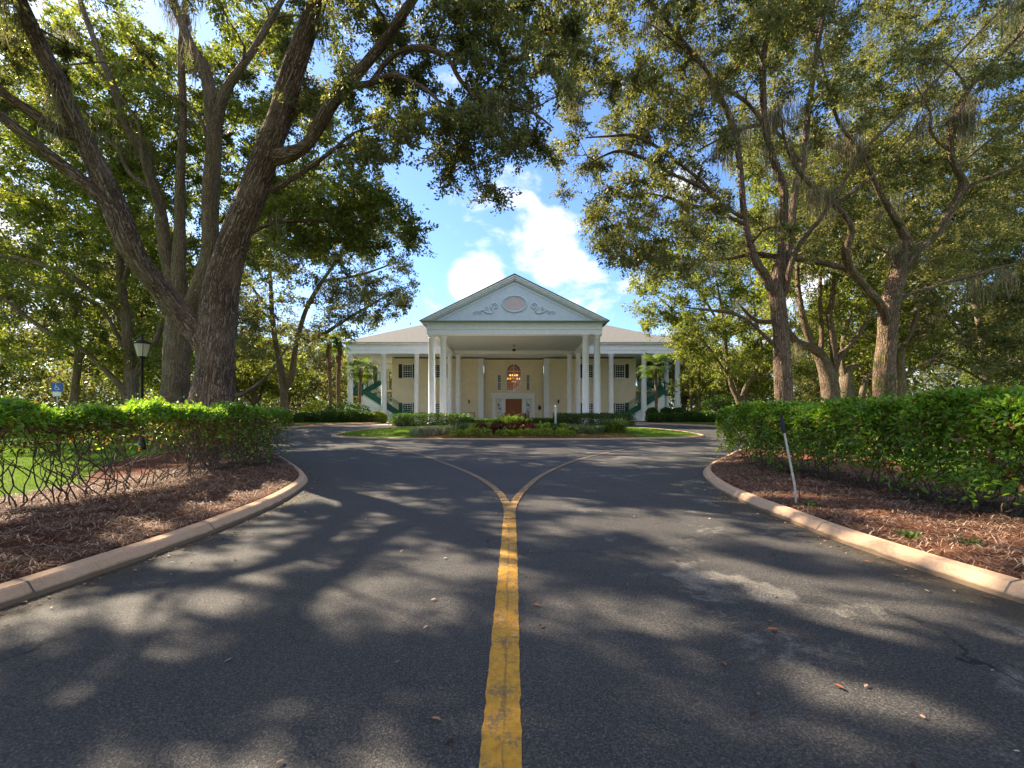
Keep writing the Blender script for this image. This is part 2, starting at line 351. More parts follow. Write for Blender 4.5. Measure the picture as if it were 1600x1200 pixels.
def leaves(C, Dn, size, asp, fold=False, up=.6, jit=.8):
    """leaf quads at C pointing along Dn; fold=True gives two-sided pointed leaves"""
    n = len(C)
    d = Dn + jit*rng.normal(size=(n, 3)); d /= np.linalg.norm(d, axis=1)[:, None]+1e-9
    nr = A(0, 0, up) + rng.normal(size=(n, 3))*.55
    s = np.cross(d, nr); s /= np.linalg.norm(s, axis=1)[:, None]+1e-9
    nn = np.cross(s, d)
    L = (size*rng.uniform(.5, 1.4, n))[:, None]; W = L*asp/2
    if not fold:
        V = np.stack([C, C+d*L*.5+s*W, C+d*L, C+d*L*.5-s*W], 1).reshape(-1, 3)
        Fc = np.arange(4*n).reshape(n, 4)
        return V, Fc
    lift = nn*L*.07
    V = np.stack([C, C+d*L*.3+s*W*.9+lift, C+d*L*.7+s*W*.75+lift, C+d*L*1.0-nn*L*.06, C+d*L*.7-s*W*.75+lift, C+d*L*.3-s*W*.9+lift], 1).reshape(-1, 3)
    b = np.arange(n)[:, None]*6
    Fc = np.concatenate([b+np.array([[0, 1, 2, 3]]), b+np.array([[0, 3, 4, 5]])], 1).reshape(-1, 4)
    return V, Fc

def strands(starts, lens, k=9, spread=.07, w=.012):
    V = []; 
    for p, L in zip(starts, lens):
        m = rng.integers(k//2, k+1)
        b = p + rng.normal(size=(m, 3))*A(spread, spread, .03); l = L*rng.uniform(.3, 1, m)
        a = rng.uniform(0, PI, m); s = np.stack([np.cos(a), np.sin(a), 0*a], 1)*w*rng.uniform(.6, 1.6, m)[:, None]
        mid = b + A(0, 0, -1)*(l*.5)[:, None] + rng.normal(size=(m, 3))*.06; tip = b + A(0, 0, -1)*l[:, None] + rng.normal(size=(m, 3))*A(.05, .05, .02)
        V.append(np.stack([b-s*.5, b+s*.5, mid+s, mid-s, tip, ], 1))
    V = np.concatenate(V); n = len(V); i = np.arange(n)[:, None]*5
    q = np.concatenate([i+np.array([[0, 1, 2, 3]]), i+np.array([[3, 2, 4, 4]])], 1).reshape(-1, 4)
    return V.reshape(-1, 3), q

def grow(limbs, C, rough=.06, thick=1.0, lower=True):
    """join every foliage centre of C to the nearest wood by a bent branch"""
    nodes = [q for Q in limbs for q in Q[(len(Q)//5 if lower else 0):]]; nd = []
    for Q in limbs:
        T = np.gradient(Q[:, :3], axis=0); nd += list((T/(np.linalg.norm(T, axis=1)[:, None]+1e-9))[(len(Q)//5 if lower else 0):])
    NP = np.array(nodes); ND = np.array(nd); out = []
    d0 = np.array([np.min(np.linalg.norm(NP[:, :3]-c, axis=1)) for c in C])
    for i in np.argsort(d0):
        c = C[i]; v = c - NP[:, :3]; dist = np.linalg.norm(v, axis=1)
        cosb = (v*ND).sum(1)/(dist+1e-6)
        cost = dist*(1.25-.35*cosb) + np.maximum(0, NP[:, 2]-c[2])*.35
        j = int(np.argmin(cost)); p0 = NP[j, :3]; L = dist[j]
        if L < .15: continue
        dirv = v[j]/L; t0 = ND[j]*.7+dirv*.6; t0 /= np.linalg.norm(t0)
        p1 = p0+t0*L*.38; p2 = c - dirv*L*.3 + A(0, 0, .10*L)
        m = max(4, int(L/.3)); t = np.linspace(0, 1, m)[:, None]
        B = (1-t)**3*p0+3*(1-t)**2*t*p1+3*(1-t)*t*t*p2+t**3*c
        B[1:-1] += rng.normal(size=(m-2, 3))*.028*min(L, 2.5)
        r0 = min(NP[j, 3]*.72, (.010+.014*L)*thick); R = np.linspace(r0, .006, m)
        out.append(np.column_stack([B, R]))
        T = np.gradient(B, axis=0); T /= np.linalg.norm(T, axis=1)[:, None]+1e-9
        NP = np.vstack([NP, out[-1][1:]]); ND = np.vstack([ND, T[1:]])
    return out

def oak(name, label, cat, base, limbs, C, nleaf, leafsize, bark, leafm, R=(.5, .9), moss=0, group=None, asp=.45, sides=(14, 5), mosslen=(.3, 1.1), twig=True, thick=1.55):
    base = A(*base)
    br = grow(limbs, C, thick=thick)
    V = []; Fc = []; B = []; n = 0
    for Q in limbs:
        big = Q[:, 3].max() > .14 and Q[0, 1] < 18
        v, f, b = tube_arrays(Q[:, :3], Q[:, 3], int(np.clip(2*PI*Q[:, 3].max()/.03, 24, 90)) if big else sides[0], .06, ridge=.016 if big else 0); V.append(v); Fc.append(f+n); B.append(b); n += len(v)
    for Q in br:
        v, f, b = tube_arrays(Q[:, :3], Q[:, 3], sides[1]); V.append(v); Fc.append(f+n); B.append(b); n += len(v)
    # foliage: short twigs from each centre, leaves along them
    m = len(C); K = 9
    Rr = rng.uniform(*R, m)
    tw = rng.normal(size=(m, K, 3))*A(1, 1, .62); tw /= np.linalg.norm(tw, axis=2)[:, :, None]
    tw = tw*(Rr[:, None]*rng.uniform(.55, 1.2, (m, K)))[:, :, None]
    tw[:, :, 2] -= .12*Rr[:, None]
    if twig:
        a = np.repeat(C, K, 0); e = a+tw.reshape(-1, 3)
        s = np.cross(tw.reshape(-1, 3), A(.3, .2, 1)); s /= np.linalg.norm(s, axis=1)[:, None]+1e-9; s *= .007
        z = np.cross(s, tw.reshape(-1, 3)); z /= np.linalg.norm(z, axis=1)[:, None]+1e-9; z *= .007
        tv = np.stack([a+s, a-s*.5+z, a-s*.5-z, e], 1).reshape(-1, 3); q = np.arange(len(a))[:, None]*4
        tf = np.concatenate([q+np.array([[0, 1, 3, 3]]), q+np.array([[1, 2, 3, 3]]), q+np.array([[2, 0, 3, 3]])], 1).reshape(-1, 4)
        V.append(tv); Fc.append(tf+n); B.append(tv*A(.3, .3, 1)); n += len(tv)
    root = empty(name, base, label, cat, group)
    V = np.concatenate(V)-base; Fc = np.concatenate(Fc)
    # degenerate quads (twig ends) as triangles
    quad = Fc[:, 2] != Fc[:, 3]
    faces = Fc[quad]
    tri = Fc[~quad][:, :3]
    me = mesh_mixed('trunk', V, faces, tri, bark, root, np.concatenate(B))
    per = rng.poisson(nleaf, m); idx = np.repeat(np.arange(m), per); k = rng.integers(0, K, len(idx))
    t = rng.uniform(.12, 1.12, len(idx)); d = tw[idx, k]
    P = C[idx] + d*t[:, None] + rng.normal(size=(len(idx), 3))*(.09*Rr[idx])[:, None]
    ok = np.ones(len(P), bool)
    px, py = project(P)
    for S in (SKY, SKY2, SKY3): ok &= ~(inside(S, px, py) & (rng.random(len(P)) < .93) & (P[:, 1] < 80))
    P = P[ok]; d = d[ok]; idx = idx[ok]
    v, f = leaves(P, d/np.linalg.norm(d, axis=1)[:, None], leafsize, asp)
    tint = np.clip(rng.normal(.5, .25, m), 0, 1)[idx]
    mesh('crown', v-base, f, leafm, root, attrs={'tint': ('FACE', 'FLOAT', tint)})
    if moss:
        pool = np.concatenate([Q[2:, :3] for Q in br if Q[0, 3] > .015] + [Q[len(Q)//2:, :3] for Q in limbs])
        px, py = project(pool); good = ~(inside(SKY, px, py) | inside(SKY2, px, py))
        pool = pool[good]
        for s0 in pool[rng.integers(0, len(pool), moss)]:
            k = rng.integers(3, 9)
            s = s0 + rng.normal(size=(k, 3))*A(.22, .22, .12)
            v, f = strands(s, rng.uniform(*mosslen, len(s)), 26, .085, .007)
            q = f[:, 2] != f[:, 3]
            mesh_mixed('spanish_moss', v-base, f[q], f[~q][:, :3], M['moss'], root, None)
    return root

def mesh_mixed(name, V, Q, T, mat, parent, bark):
    me = bpy.data.meshes.new(name); V = np.asarray(V, np.float32)
    me.vertices.add(len(V)); me.vertices.foreach_set('co', V.ravel())
    nq, nt = len(Q), len(T)
    me.loops.add(nq*4+nt*3); me.loops.foreach_set('vertex_index', np.concatenate([Q.ravel(), T.ravel()]).astype(np.int32))
    me.polygons.add(nq+nt)
    me.polygons.foreach_set('loop_start', np.concatenate([np.arange(nq)*4, nq*4+np.arange(nt)*3]).astype(np.int32))
    me.update(calc_edges=True)
    if bark is not None:
        me.polygons.foreach_set('use_smooth', np.ones(nq+nt, bool))
        a = me.attributes.new('bark', 'FLOAT_VECTOR', 'POINT'); a.data.foreach_set('vector', bark.astype(np.float32).ravel())
    o = bpy.data.objects.new(name, me); col.objects.link(o); me.materials.append(mat); o.parent = parent
    return o

def clear(C, R=.7, keep=.1, near=.4):
    """drop foliage centres that would hide sky gaps or hang right in front of big limbs"""
    px, py = project(C); ok = np.ones(len(C), bool); rp = R*F/C[:, 1]
    for S in (SKY, SKY2):
        for dx, dy in ((0, 0), (.6, 0), (-.6, 0), (0, .6), (0, -.6)): ok &= ~inside(S, px+dx*rp, py+dy*rp)
    HA = np.array(HERO)
    for i in np.where(ok)[0]:
        dd = np.hypot(HA[:, 0]-px[i], HA[:, 1]-py[i]) - HA[:, 3]*.5 - rp[i]*.75
        if np.any((dd < 0) & (HA[:, 2] > C[i, 1]-near)) and rng.random() > keep: ok[i] = False
    return C[ok]

# ---- the big left oak
TA = [limb((335,735,12.6,120),(334,705,12.55,92),(333,660,12.5,78),(333,600,12.5,67),(337,550,12.5,64),(341,500,12.5,62),(346,450,12.4,57),(362,385,12.2,53),(385,325,12,48),(408,262,11.8,44),(430,205,11.6,42),(449,140,11.5,38),(472,70,11.4,34),(496,0,11.3,30),(520,-90,11.2,25),(545,-190,11.2,18),(560,-300,11.2,8)),
      limb((340,585,12.5,40),(328,545,12.45,54),(309,518,12.4,56),(272,478,12.1,52),(240,440,11.8,50),(214,405,11.5,49),(194,360,11.2,48),(172,305,11,46),(150,258,10.8,42),(126,208,10.6,39),(105,165,10.4,37),(88,122,10.3,36),(66,80,10.2,34),(40,20,10.1,30),(10,-60,10,26),(-30,-160,10,18),(-60,-260,10,8)),
      limb((196,365,11.2,30),(160,312,10.9,36),(120,275,10.6,34),(79,245,10.3,32),(42,215,10,30),(0,182,9.7,28),(-60,140,9.3,25),(-160,90,9,16),(-260,60,8.8,6)),
      limb((128,215,10.6,22),(90,203,10.4,27),(52,178,10.2,26),(22,158,10.0,25),(-30,115,9.8,22),(-110,50,9.6,14),(-180,0,9.5,5)),
      limb((420,246,11.75,26),(445,243,11.6,26),(478,227,11.4,26),(500,193,11.2,25),(522,157,11,24),(558,116,10.8,22),(597,68,10.6,19),(645,0,10.3,16),(700,-90,10,11),(740,-170,9.8,5)),
      limb((545,135,10.9,10),(577,131,10.8,10),(615,117,10.6,9),(655,134,10.4,8),(683,156,10.3,7),(697,187,10.2,6),(712,222,10.1,5),(738,258,10,4),(748,300,10,2.5)),
      limb((580,128,10.75,9),(592,112,10.7,10),(610,90,10.6,10),(635,77,10.5,10),(669,76,10.3,9.5),(700,92,10.2,9),(717,122,10,8.5),(740,148,9.9,8),(768,160,9.8,7),(802,165,9.7,6),(836,178,9.6,4.5),(865,200,9.6,2.5)),
      limb((398,300,12,12),(428,295,12,11),(465,274,12,10),(496,253,12,9),(527,229,12,7),(547,212,12,6),(577,200,12,4.5),(620,190,12,2.5)),
      limb((525,231,12,5),(552,224,12,5),(581,221,12,4.5),(615,219,12,4),(660,232,12,2.5)),
      limb((348,450,12.6,12),(372,380,13.2,9),(430,348,13.6,7),(500,346,14,6),(550,346,14.2,5),(585,352,14.5,2))]
# ---- pale oak behind it
TB = [limb((270,720,15.8,84),(271,690,15.7,62),(272,630,15.6,50),(275,570,15.5,45),(279,520,15.5,44),(281,480,15.5,40),(270,440,15.5,26),(258,394,15.5,21),(250,320,15.6,19),(238,285,15.6,17),(222,238,15.7,16),(196,196,15.8,15),(176,131,15.9,13),(153,77,16,12),(125,0,16,9),(100,-80,16,4)),
      limb((281,490,15.5,30),(281,440,15.5,25),(280,394,15.5,22),(282,272,15.5,15),(286,187,15.5,13),(283,77,15.5,11),(290,0,15.5,9),(300,-90,15.5,4)),
      limb((285,500,15.5,30),(310,455,15.4,30),(326,400,15.3,29),(330,287,15.2,27),(334,210,15.1,25),(322,117,15,21),(297,68,15,18),(270,0,15,15),(240,-90,15,6)),
      limb((334,215,15.1,20),(345,165,15,18),(360,130,14.9,17),(380,100,14.8,15),(402,68,14.8,13),(440,0,14.6,10),(480,-80,14.5,4)),
      limb((246,300,15.6,12),(204,272,15.7,11),(186,235,15.8,10),(165,214,15.9,9),(130,170,16,7),(90,120,16.2,5),(40,90,16.4,2.5)),
      limb((322,600,15.5,12),(366,618,15.4,9),(395,606,15.2,8),(422,582,15,6),(450,540,14.9,3)),
      limb((255,350,15.5,9),(226,262,15.2,8),(214,190,15,6),(170,130,14.8,5),(115,72,14.6,4),(70,40,14.5,2)),
      limb((332,260,15.2,8),(310,180,15.3,7),(250,140,15.4,6),(180,100,15.6,5),(120,100,15.7,4),(60,108,15.8,2.5))]
# ---- the leaning third oak
TC = [limb((206,690,20.2,44),(206,660,20.1,30),(206,630,20,26),(203,561,20,22),(198,505,20,19),(189,442,20,15),(187,400,20,13),(178,350,20,11),(150,270,20,9),(120,180,20,6),(100,100,20,3)),
      limb((196,500,20,13),(178,480,19.8,12),(140,452,19.5,11),(103,427,19.2,10),(47,408,19,9),(0,399,18.8,8),(-80,390,18.5,3)),
      limb((200,548,20,10),(190,536,20,9),(162,486,19.8,8),(125,464,19.6,7),(78,449,19.4,6),(0,432,19,4),(-40,430,19,2)),
      limb((204,640,20,18),(194,611,19.8,15),(156,570,19.5,13),(119,539,19.2,12),(78,520,19,11),(47,499,18.8,10),(19,477,18.6,9.5),(0,463,18.5,9),(-60,420,18,5)),
      limb((205,600,20,15),(225,560,20,13),(244,530,20,12),(262,470,20,9),(275,400,20,5)),
      limb((190,450,20,10),(205,400,20,9),(212,330,20,7),(240,250,20,4))]
TL5 = [limb((447,672,35,22),(444,630,35,14),(440,586,35,12),(431,536,35,9),(425,489,35,8),(422,430,35,6),(415,350,35,3)),
       limb((442,610,35,10),(455,590,35,11),(463,536,35,9),(480,480,35,8),(510,430,34,7),(550,380,33.5,5),(590,350,33.5,2.5)),
       limb((462,540,35,7),(500,525,34,7),(540,500,33.5,6),(590,470,33,4),(625,450,32.5,2)),
       limb((435,500,35,6),(395,450,35,5),(370,400,35,3)), limb((500,440,34.2,5),(560,430,33.5,4),(620,410,33,2))]
# ---- right side
TR1 = [limb((1226,725,14.2,58),(1226,690,14.1,42),(1225,640,14,37),(1224,600,14,34),(1221,540,14,32),(1217,480,14,31),(1214,450,14,30),(1217,420,14,26),(1221,394,14,17),(1225,301,13.8,16),(1211,258,13.7,14),(1195,196,13.6,13),(1192,117,13.5,12),(1195,77,13.5,11),(1205,0,13.4,9),(1215,-90,13.3,4)),
       limb((1214,470,14,22),(1196,432,13.9,22),(1180,405,13.8,18),(1165,350,13.6,13),(1155,250,13.4,12),(1146,200,13.3,12),(1125,150,13.2,11),(1100,105,13.1,10),(1078,78,13,10),(1040,30,12.8,8),(990,-30,12.6,4)),
       limb((1220,450,14,22),(1232,394,14.1,16),(1243,295,14.2,14),(1255,253,14.3,13),(1263,173,14.4,12),(1269,131,14.5,11),(1278,70,14.6,10),(1290,0,14.7,7),(1300,-80,14.8,3)),
       limb((1226,460,13.9,14),(1243,394,13.5,13),(1286,335,13,11),(1326,272,12.6,10),(1354,230,12.3,10),(1405,182,12,9),(1447,142,11.8,8),(1476,111,11.6,8),(1515,66,11.4,7),(1580,0,11,5),(1640,-60,10.8,2)),
       limb((1196,200,13.6,10),(1172,165,13.5,10),(1150,148,13.3,10),(1120,128,13.2,9),(1095,100,13,8),(1060,70,12.8,6),(1020,40,12.6,3)),
       limb((1160,340,13.6,9),(1130,320,13.4,9),(1100,287,13.2,9),(1065,258,13,8),(1030,232,12.8,8),(990,212,12.6,6),(950,213,12.4,4),(915,215,12.3,2.5)),
       limb((1128,318,13.4,8),(1090,290,13.6,8),(1050,272,13.8,7),(1010,250,14,7),(970,236,14.2,6),(940,245,14.3,4),(905,265,14.4,2.5)),
       limb((1166,352,13.6,7),(1120,331,13.8,7),(1070,318,14,6),(1030,305,14.2,4),(990,300,14.4,2.5)),
       limb((1210,540,14,10),(1170,502,14.2,9),(1140,488,14.4,8),(1110,485,14.6,5),(1070,480,14.8,2.5)),
       limb((1255,258,14.3,10),(1232,228,14.2,10),(1208,202,14.1,9),(1180,196,14,8),(1140,210,13.9,6),(1090,235,13.8,3))]
TR2 = [limb((1382,728,14.6,72),(1382,690,14.55,54),(1382,640,14.5,46),(1382,590,14.5,43),(1385,540,14.5,41),(1388,500,14.5,42),(1395,462,14.5,38),(1402,430,14.5,34),(1408,400,14.4,30),(1419,394,14.4,28),(1412,365,14.3,22),(1395,335,14.2,16),(1377,306,14.1,13),(1360,270,14,11),(1340,230,14,9),(1310,190,14,7),(1290,120,14,5),(1275,60,14,3)),
       limb((1402,440,14.5,30),(1430,396,14.4,26),(1455,375,14.3,23),(1472,355,14.2,21),(1496,309,14,19),(1505,285,13.9,18),(1490,255,13.8,15),(1485,225,13.7,15),(1492,195,13.6,14),(1515,139,13.4,12),(1547,102,13.2,12),(1583,66,13,11),(1640,10,12.8,8),(1700,-50,12.6,3)),
       limb((1496,306,14,14),(1520,288,13.9,13),(1552,275,13.8,12),(1600,257,13.6,11),(1680,230,13.4,7),(1760,210,13.2,3)),
       limb((1494,262,13.8,10),(1520,240,13.8,9),(1547,219,13.7,9),(1600,182,13.6,8),(1670,130,13.5,4)),
       limb((1384,505,14.4,24),(1376,478,14.2,24),(1350,446,13.9,21),(1330,420,13.7,19),(1322,394,13.5,17),(1330,360,13.3,15),(1318,335,13.2,14),(1306,322,13.1,13),(1280,300,13,11),(1250,270,12.9,9),(1228,225,12.8,7),(1215,160,12.7,4)),
       limb((1360,455,14,14),(1328,424,14.2,14),(1290,412,14.3,14),(1243,404,14.4,13),(1205,400,14.5,11),(1178,396,14.6,10),(1140,404,14.6,8),(1092,406,14.7,5),(1050,402,14.8,2.5)),
       limb((1398,480,14.5,12),(1420,460,14.5,11),(1455,450,14.5,10),(1491,437,14.5,9),(1530,428,14.5,8),(1562,418,14.5,7),(1620,405,14.5,4)),
       limb((1300,320,13.1,9),(1345,290,13,9),(1380,262,12.9,7),(1420,215,12.8,5),(1450,150,12.8,3)),
       limb((1484,236,13.7,7),(1466,222,13.6,7),(1452,200,13.5,7),(1455,180,13.5,5),(1430,130,13.4,3))]
TR3 = [limb((1297,690,21.2,40),(1297,640,21,32),(1297,605,21,30),(1288,570,21,27),(1272,545,21,22),(1245,535,21,18),(1215,505,21,13),(1180,500,21,8),(1150,470,21,4)),
       limb((1290,575,21,20),(1283,552,21,15),(1270,540,21,15),(1260,515,21,13),(1252,480,21,9),(1246,430,21,7),(1250,370,21,4)),
       limb((1300,590,21,18),(1303,560,21,13),(1300,520,21,12),(1296,495,21,10),(1302,450,21,7),(1305,380,21,4)),
       limb((1302,585,21,16),(1310,560,21,14),(1328,540,21,12),(1345,518,21,9),(1362,490,21,5)),
       limb((1282,555,21.2,9),(1284,520,21.2,8),(1281,470,21.2,7),(1283,400,21.2,5),(1285,340,21.2,3))]
TR3b = [limb((1322,690,23,44),(1322,640,23,28),(1322,605,23,26),(1325,580,23,20),(1340,570,23,14),(1362,560,23,12),(1390,545,23,8),(1420,510,23,4)),
        limb((1322,600,23,16),(1316,570,23,10),(1318,530,23,9),(1330,490,23,5)), limb((1345,680,23.5,12),(1345,630,23.5,12),(1355,590,23.5,10),(1375,570,23.5,7),(1395,520,23.5,3))]
TR4 = [limb((1411,690,22,26),(1411,640,22,18),(1409,600,22,16),(1407,555,22,15),(1412,540,22,11),(1425,515,22,9),(1432,490,22,8),(1440,450,22,7),(1455,400,22,5),(1470,340,22,3)),
       limb((1408,552,22,8),(1402,535,22,7),(1398,520,22,6),(1380,480,22,4),(1352,470,22,3)), limb((1415,585,22,7),(1450,565,22,6),(1490,540,22,4),(1540,520,22,2)),
       limb((1435,480,22,6),(1500,470,22,5),(1560,440,22,4),(1600,425,22,3))]
TR5 = [limb((1160,668,34.5,20),(1158,640,34.5,14),(1152,620,34.5,11),(1142,600,34.5,7),(1136,560,34.5,6),(1130,500,34.5,5),(1120,440,34.5,3)),
       limb((1158,632,34.5,9),(1165,605,34.5,9),(1178,585,34.5,7),(1190,550,34.5,6),(1180,490,34.5,4),(1172,430,34.5,2.5)),
       limb((1172,594,34.5,5),(1195,588,34.5,5),(1212,575,34.5,3),(1240,560,34.5,2)), limb((1140,590,34.5,5),(1105,540,34.5,5),(1070,500,34,4),(1035,470,33.5,2.5)),
       limb((1132,520,34.5,4.5),(1090,450,34,4),(1050,400,33.5,2.5))]
TL6 = [limb((112,668,31,26),(114,640,31,18),(118,600,31,15),(122,560,31,13),(118,500,31,11),(100,400,31,8),(80,250,31,5),(70,120,31,3)), limb((120,570,31,9),(150,520,31,8),(200,430,30.5,7),(250,300,30,5),(290,150,30,3)), limb((118,520,31,8),(80,470,31,7),(30,400,31,5),(-20,330,31,3)),
       limb((205,440,30.5,5),(300,400,30,4),(380,330,29,3)), limb((122,560,31,7),(90,545,30,6),(40,540,29,4),(0,530,28,2.5))]
TR6 = [limb((1545,668,28,30),(1545,640,28,20),(1542,600,28,16),(1535,540,28,13),(1520,450,28,10),(1500,330,28,7),(1480,200,28,4)), limb((1540,580,28,9),(1500,520,27.5,8),(1440,430,27,6),(1380,300,27,4)), limb((1536,530,28,9),(1580,450,28,7),(1630,330,28,4)), limb((1516,430,28,6),(1430,330,27.5,5),(1320,220,27,3)), limb((1545,600,28,6),(1500,575,27.5,5),(1450,560,27,3))]
for Q in TR1+TR2: Q[:, 3] *= .83
for T in (TA, TB, TC, TR1, TR2): reg(T)
reg(TR3, 6); reg(TR4, 6); reg(TL5, 6)

def cat_(*a): return np.concatenate(a)
C = cat_(in_pads([(430,0),(900,0),(905,110),(875,190),(850,265),(815,300),(812,340),(745,372),(715,330),(690,270),(640,240),(560,250),(470,235)], 165, 9.2, 12.6),
         in_pads([(430,-190),(880,-190),(900,0),(430,0)], 80, 9, 12.5), in_ball((-9.5, 11.5, 12.5), (7, 5, 3.2), 80), in_ball((-8, 6.5, 11.5), (6, 4, 2.2), 85), in_ball((-14.5, 9, 11.5), (6.5, 5, 3.2), 125), in_ball((-11.5, 8.0, 10.2), (4.5, 1.7, 1.3), 48))
oak('live_oak', 'massive dark furrowed oak forking low behind the left hedge', 'tree', at(335, 648, 12.5)*A(1,1,0)+A(0,0,.1), TA, clear(C, .95), 760, .088, M['barkA'], M['oak'], (.38, .7), 16, sides=(20, 5))
C = cat_(in_pads([(0,40),(480,40),(560,250),(470,330),(400,420),(330,420),(0,330)], 230, 15.5, 20.5), in_pads([(400,270),(600,290),(700,370),(640,400),(560,380),(420,400)], 55, 13.8, 15.5), in_ball((-11, 16.5, 13.5), (7, 4, 3.5), 110))
oak('live_oak', 'pale grey brown oak splitting into upright stems just behind the massive forked one', 'tree', at(270, 648, 15.6)*A(1,1,0)+A(0,0,.05), TB, clear(C, .95), 420, .125, M['barkB'], M['oak2'], (.45, .85), 18)
C = cat_(in_pads([(-80,300),(250,330),(330,420),(320,540),(200,590),(0,560),(-80,500)], 180, 18.5, 25), in_pads([(-150,100),(250,100),(300,330),(-150,330)], 120, 18, 24))
oak('live_oak', 'oak beside the lamp post with a low bough sweeping left', 'tree', at(206, 655, 20)*A(1,1,0)+A(0,0,.1), TC, clear(C, .7), 340, .15, M['barkB'], M['oak2'], (.6, 1.1), 16)
C = in_pads([(360,320),(480,275),(600,305),(655,390),(652,445),(618,500),(606,540),(560,530),(520,520),(470,545),(370,570)], 340, 27, 38)
oak('live_oak', 'spreading oak whose crown hangs over the left end of the roof', 'tree', at(446, 663, 35)*A(1,1,0)+A(0,0,.5), TL5, clear(C, .7), 380, .16, M['barkB'], M['oak'], (.7, 1.2), 10)
C = cat_(in_pads([(900,0),(1300,0),(1290,400),(1180,430),(1060,420),(985,432),(935,440),(925,400),(905,360),(866,345),(850,300),(858,240),(890,120)], 265, 11.5, 17),
         in_pads([(880,-190),(1350,-190),(1330,0),(880,0)], 90, 11.5, 15), in_ball((8.5, 15, 13), (6, 3.5, 3), 30))
oak('live_oak', 'slender oak with several rising stems, nearest the drive on the right', 'tree', at(1225, 650, 14)*A(1,1,0)+A(0,0,.1), TR1, clear(C, .95), 640, .088, M['barkR'], M['oak'], (.42, .8), 22, mosslen=(.3, 1.3))
C = cat_(in_pads([(1260,0),(1640,0),(1640,420),(1400,440),(1260,400)], 235, 14, 19.5), in_pads([(1300,-190),(1750,-190),(1750,0),(1300,0)], 80, 12, 15), in_ball((12.5, 13.5, 11.5), (4, 4, 2.5), 24))
oak('live_oak', 'stout oak with green moss up its trunk, behind the right hedge', 'tree', at(1382, 650, 14.5)*A(1,1,0)+A(0,0,.1), TR2, clear(C, .95), 640, .088, M['barkG'], M['oak'], (.45, .85), 34, mosslen=(.3, 1.3))
C = in_pads([(1160,230),(1400,230),(1420,560),(1330,560),(1200,500)], 210, 20, 26)
oak('live_oak', 'sunlit orange brown oak fanning into five stems between the two right trunks', 'tree', at(1297, 655, 21)*A(1,1,0)+A(0,0,.1), TR3, clear(C, .8), 330, .16, M['barkR'], M['oak2'], (.6, 1.1), 14)
C = in_pads([(1300,300),(1450,300),(1450,560),(1300,560)], 80, 23.5, 28)
oak('live_oak', 'shaded grey oak close against the sunlit five stemmed one', 'tree', at(1322, 655, 23)*A(1,1,0)+A(0,0,.1), TR3b, clear(C, .8), 250, .15, M['barkB'], M['oak'], (.7, 1.2), 6)
C = cat_(in_pads([(1390,260),(1660,200),(1680,580),(1560,600),(1440,540)], 205, 20, 27))
oak('live_oak', 'pale slim oak right behind the stout mossy trunk', 'tree', at(1411, 655, 22)*A(1,1,0)+A(0,0,.1), TR4, clear(C, .8), 340, .16, M['barkB'], M['oak'], (.6, 1.1), 18)
C = in_pads([(975,470),(1000,430),(1040,350),(1200,330),(1235,560),(1150,585),(1100,560),(1050,545),(1015,520)], 200, 29, 38)
oak('live_oak', 'light green oak whose crown hangs over the right end of the roof', 'tree', at(1158, 660, 34.5)*A(1,1,0)+A(0,0,.5), TR5, clear(C, .8), 380, .17, M['barkB'], M['oak2'], (.7, 1.2), 10)

C = in_pads([(-150,0),(420,0),(430,420),(330,560),(-150,600)], 150, 26, 36)
oak('live_oak', 'wide oak far behind the lamp post, its crown filling the upper left background', 'tree', at(113, 665, 31)*A(1,1,0)+A(0,0,.35), TL6, clear(C, .8), 340, .21, M['barkB'], M['oak2'], (.9, 1.4), 8)
C = in_pads([(1120,0),(1750,0),(1750,590),(1450,600),(1400,480),(1150,330)], 175, 22, 32)
oak('live_oak', 'wide oak at the far right whose crown fills the upper right background', 'tree', at(1545, 665, 28)*A(1,1,0)+A(0,0,.3), TR6, clear(C, .8), 340, .19, M['barkB'], M['oak'], (.9, 1.4), 10)

# ---- woodland trees further off: three built once, then copied
def wild(seed, h, rad, nC, leafm, bark, label):
    r = np.random.default_rng(seed); limbs = []
    fork = h*.24; b = A(0, 0, -.2)
    tp = A(r.normal()*.4, r.normal()*.4, fork)
    trunk = np.array([[0, 0, -.2, .42], [0, 0, .3, .32], [tp[0]*.5, tp[1]*.5, fork*.5, .27], [tp[0], tp[1], fork, .25], [tp[0]*1.4, tp[1]*1.4, fork*1.7, .17], [tp[0]*1.2, tp[1], h*.75, .06]])
    limbs.append(catmull(trunk, .4)); a0 = r.uniform(0, 6.28)
    for k in range(6):
        a = a0+k*2*PI/6+r.normal()*.3; u = A(math.cos(a), math.sin(a), 0); q = rad*r.uniform(.5, .85); z = r.uniform(.42, .8)*h
        limbs.append(catmull(np.array([[*(tp-A(0, 0, .4)), .17], [*(tp+u*q*.3+A(0, 0, (z-fork)*.35)), .13], [*(tp+u*q*.65+A(0, 0, (z-fork)*.75)), .09], [*(tp+u*q), .03]]), .4) if False else
                     catmull(np.array([[*(tp-A(0, 0, .4)), .17], [*(A(tp[0], tp[1], 0)+u*q*.3+A(0, 0, fork+(z-fork)*.35)), .13], [*(A(tp[0], tp[1], 0)+u*q*.65+A(0, 0, fork+(z-fork)*.75)), .09], [*(A(tp[0], tp[1], 0)+u*q+A(0, 0, z)), .03]]), .4))
    Cc = in_ball((0, 0, h*.62), (rad, rad, h*.38), nC)
    off = A(3000, 3000, 0)
    limbs = [Q+A(3000, 3000, 0, 0) for Q in limbs]
    o = oak('woodland_oak', label, 'tree', off, limbs, Cc+off, 230, .24, bark, leafm, (.8, 1.4), 0, 'oaks standing in the woodland beyond', sides=(9, 4), twig=False)
    return o
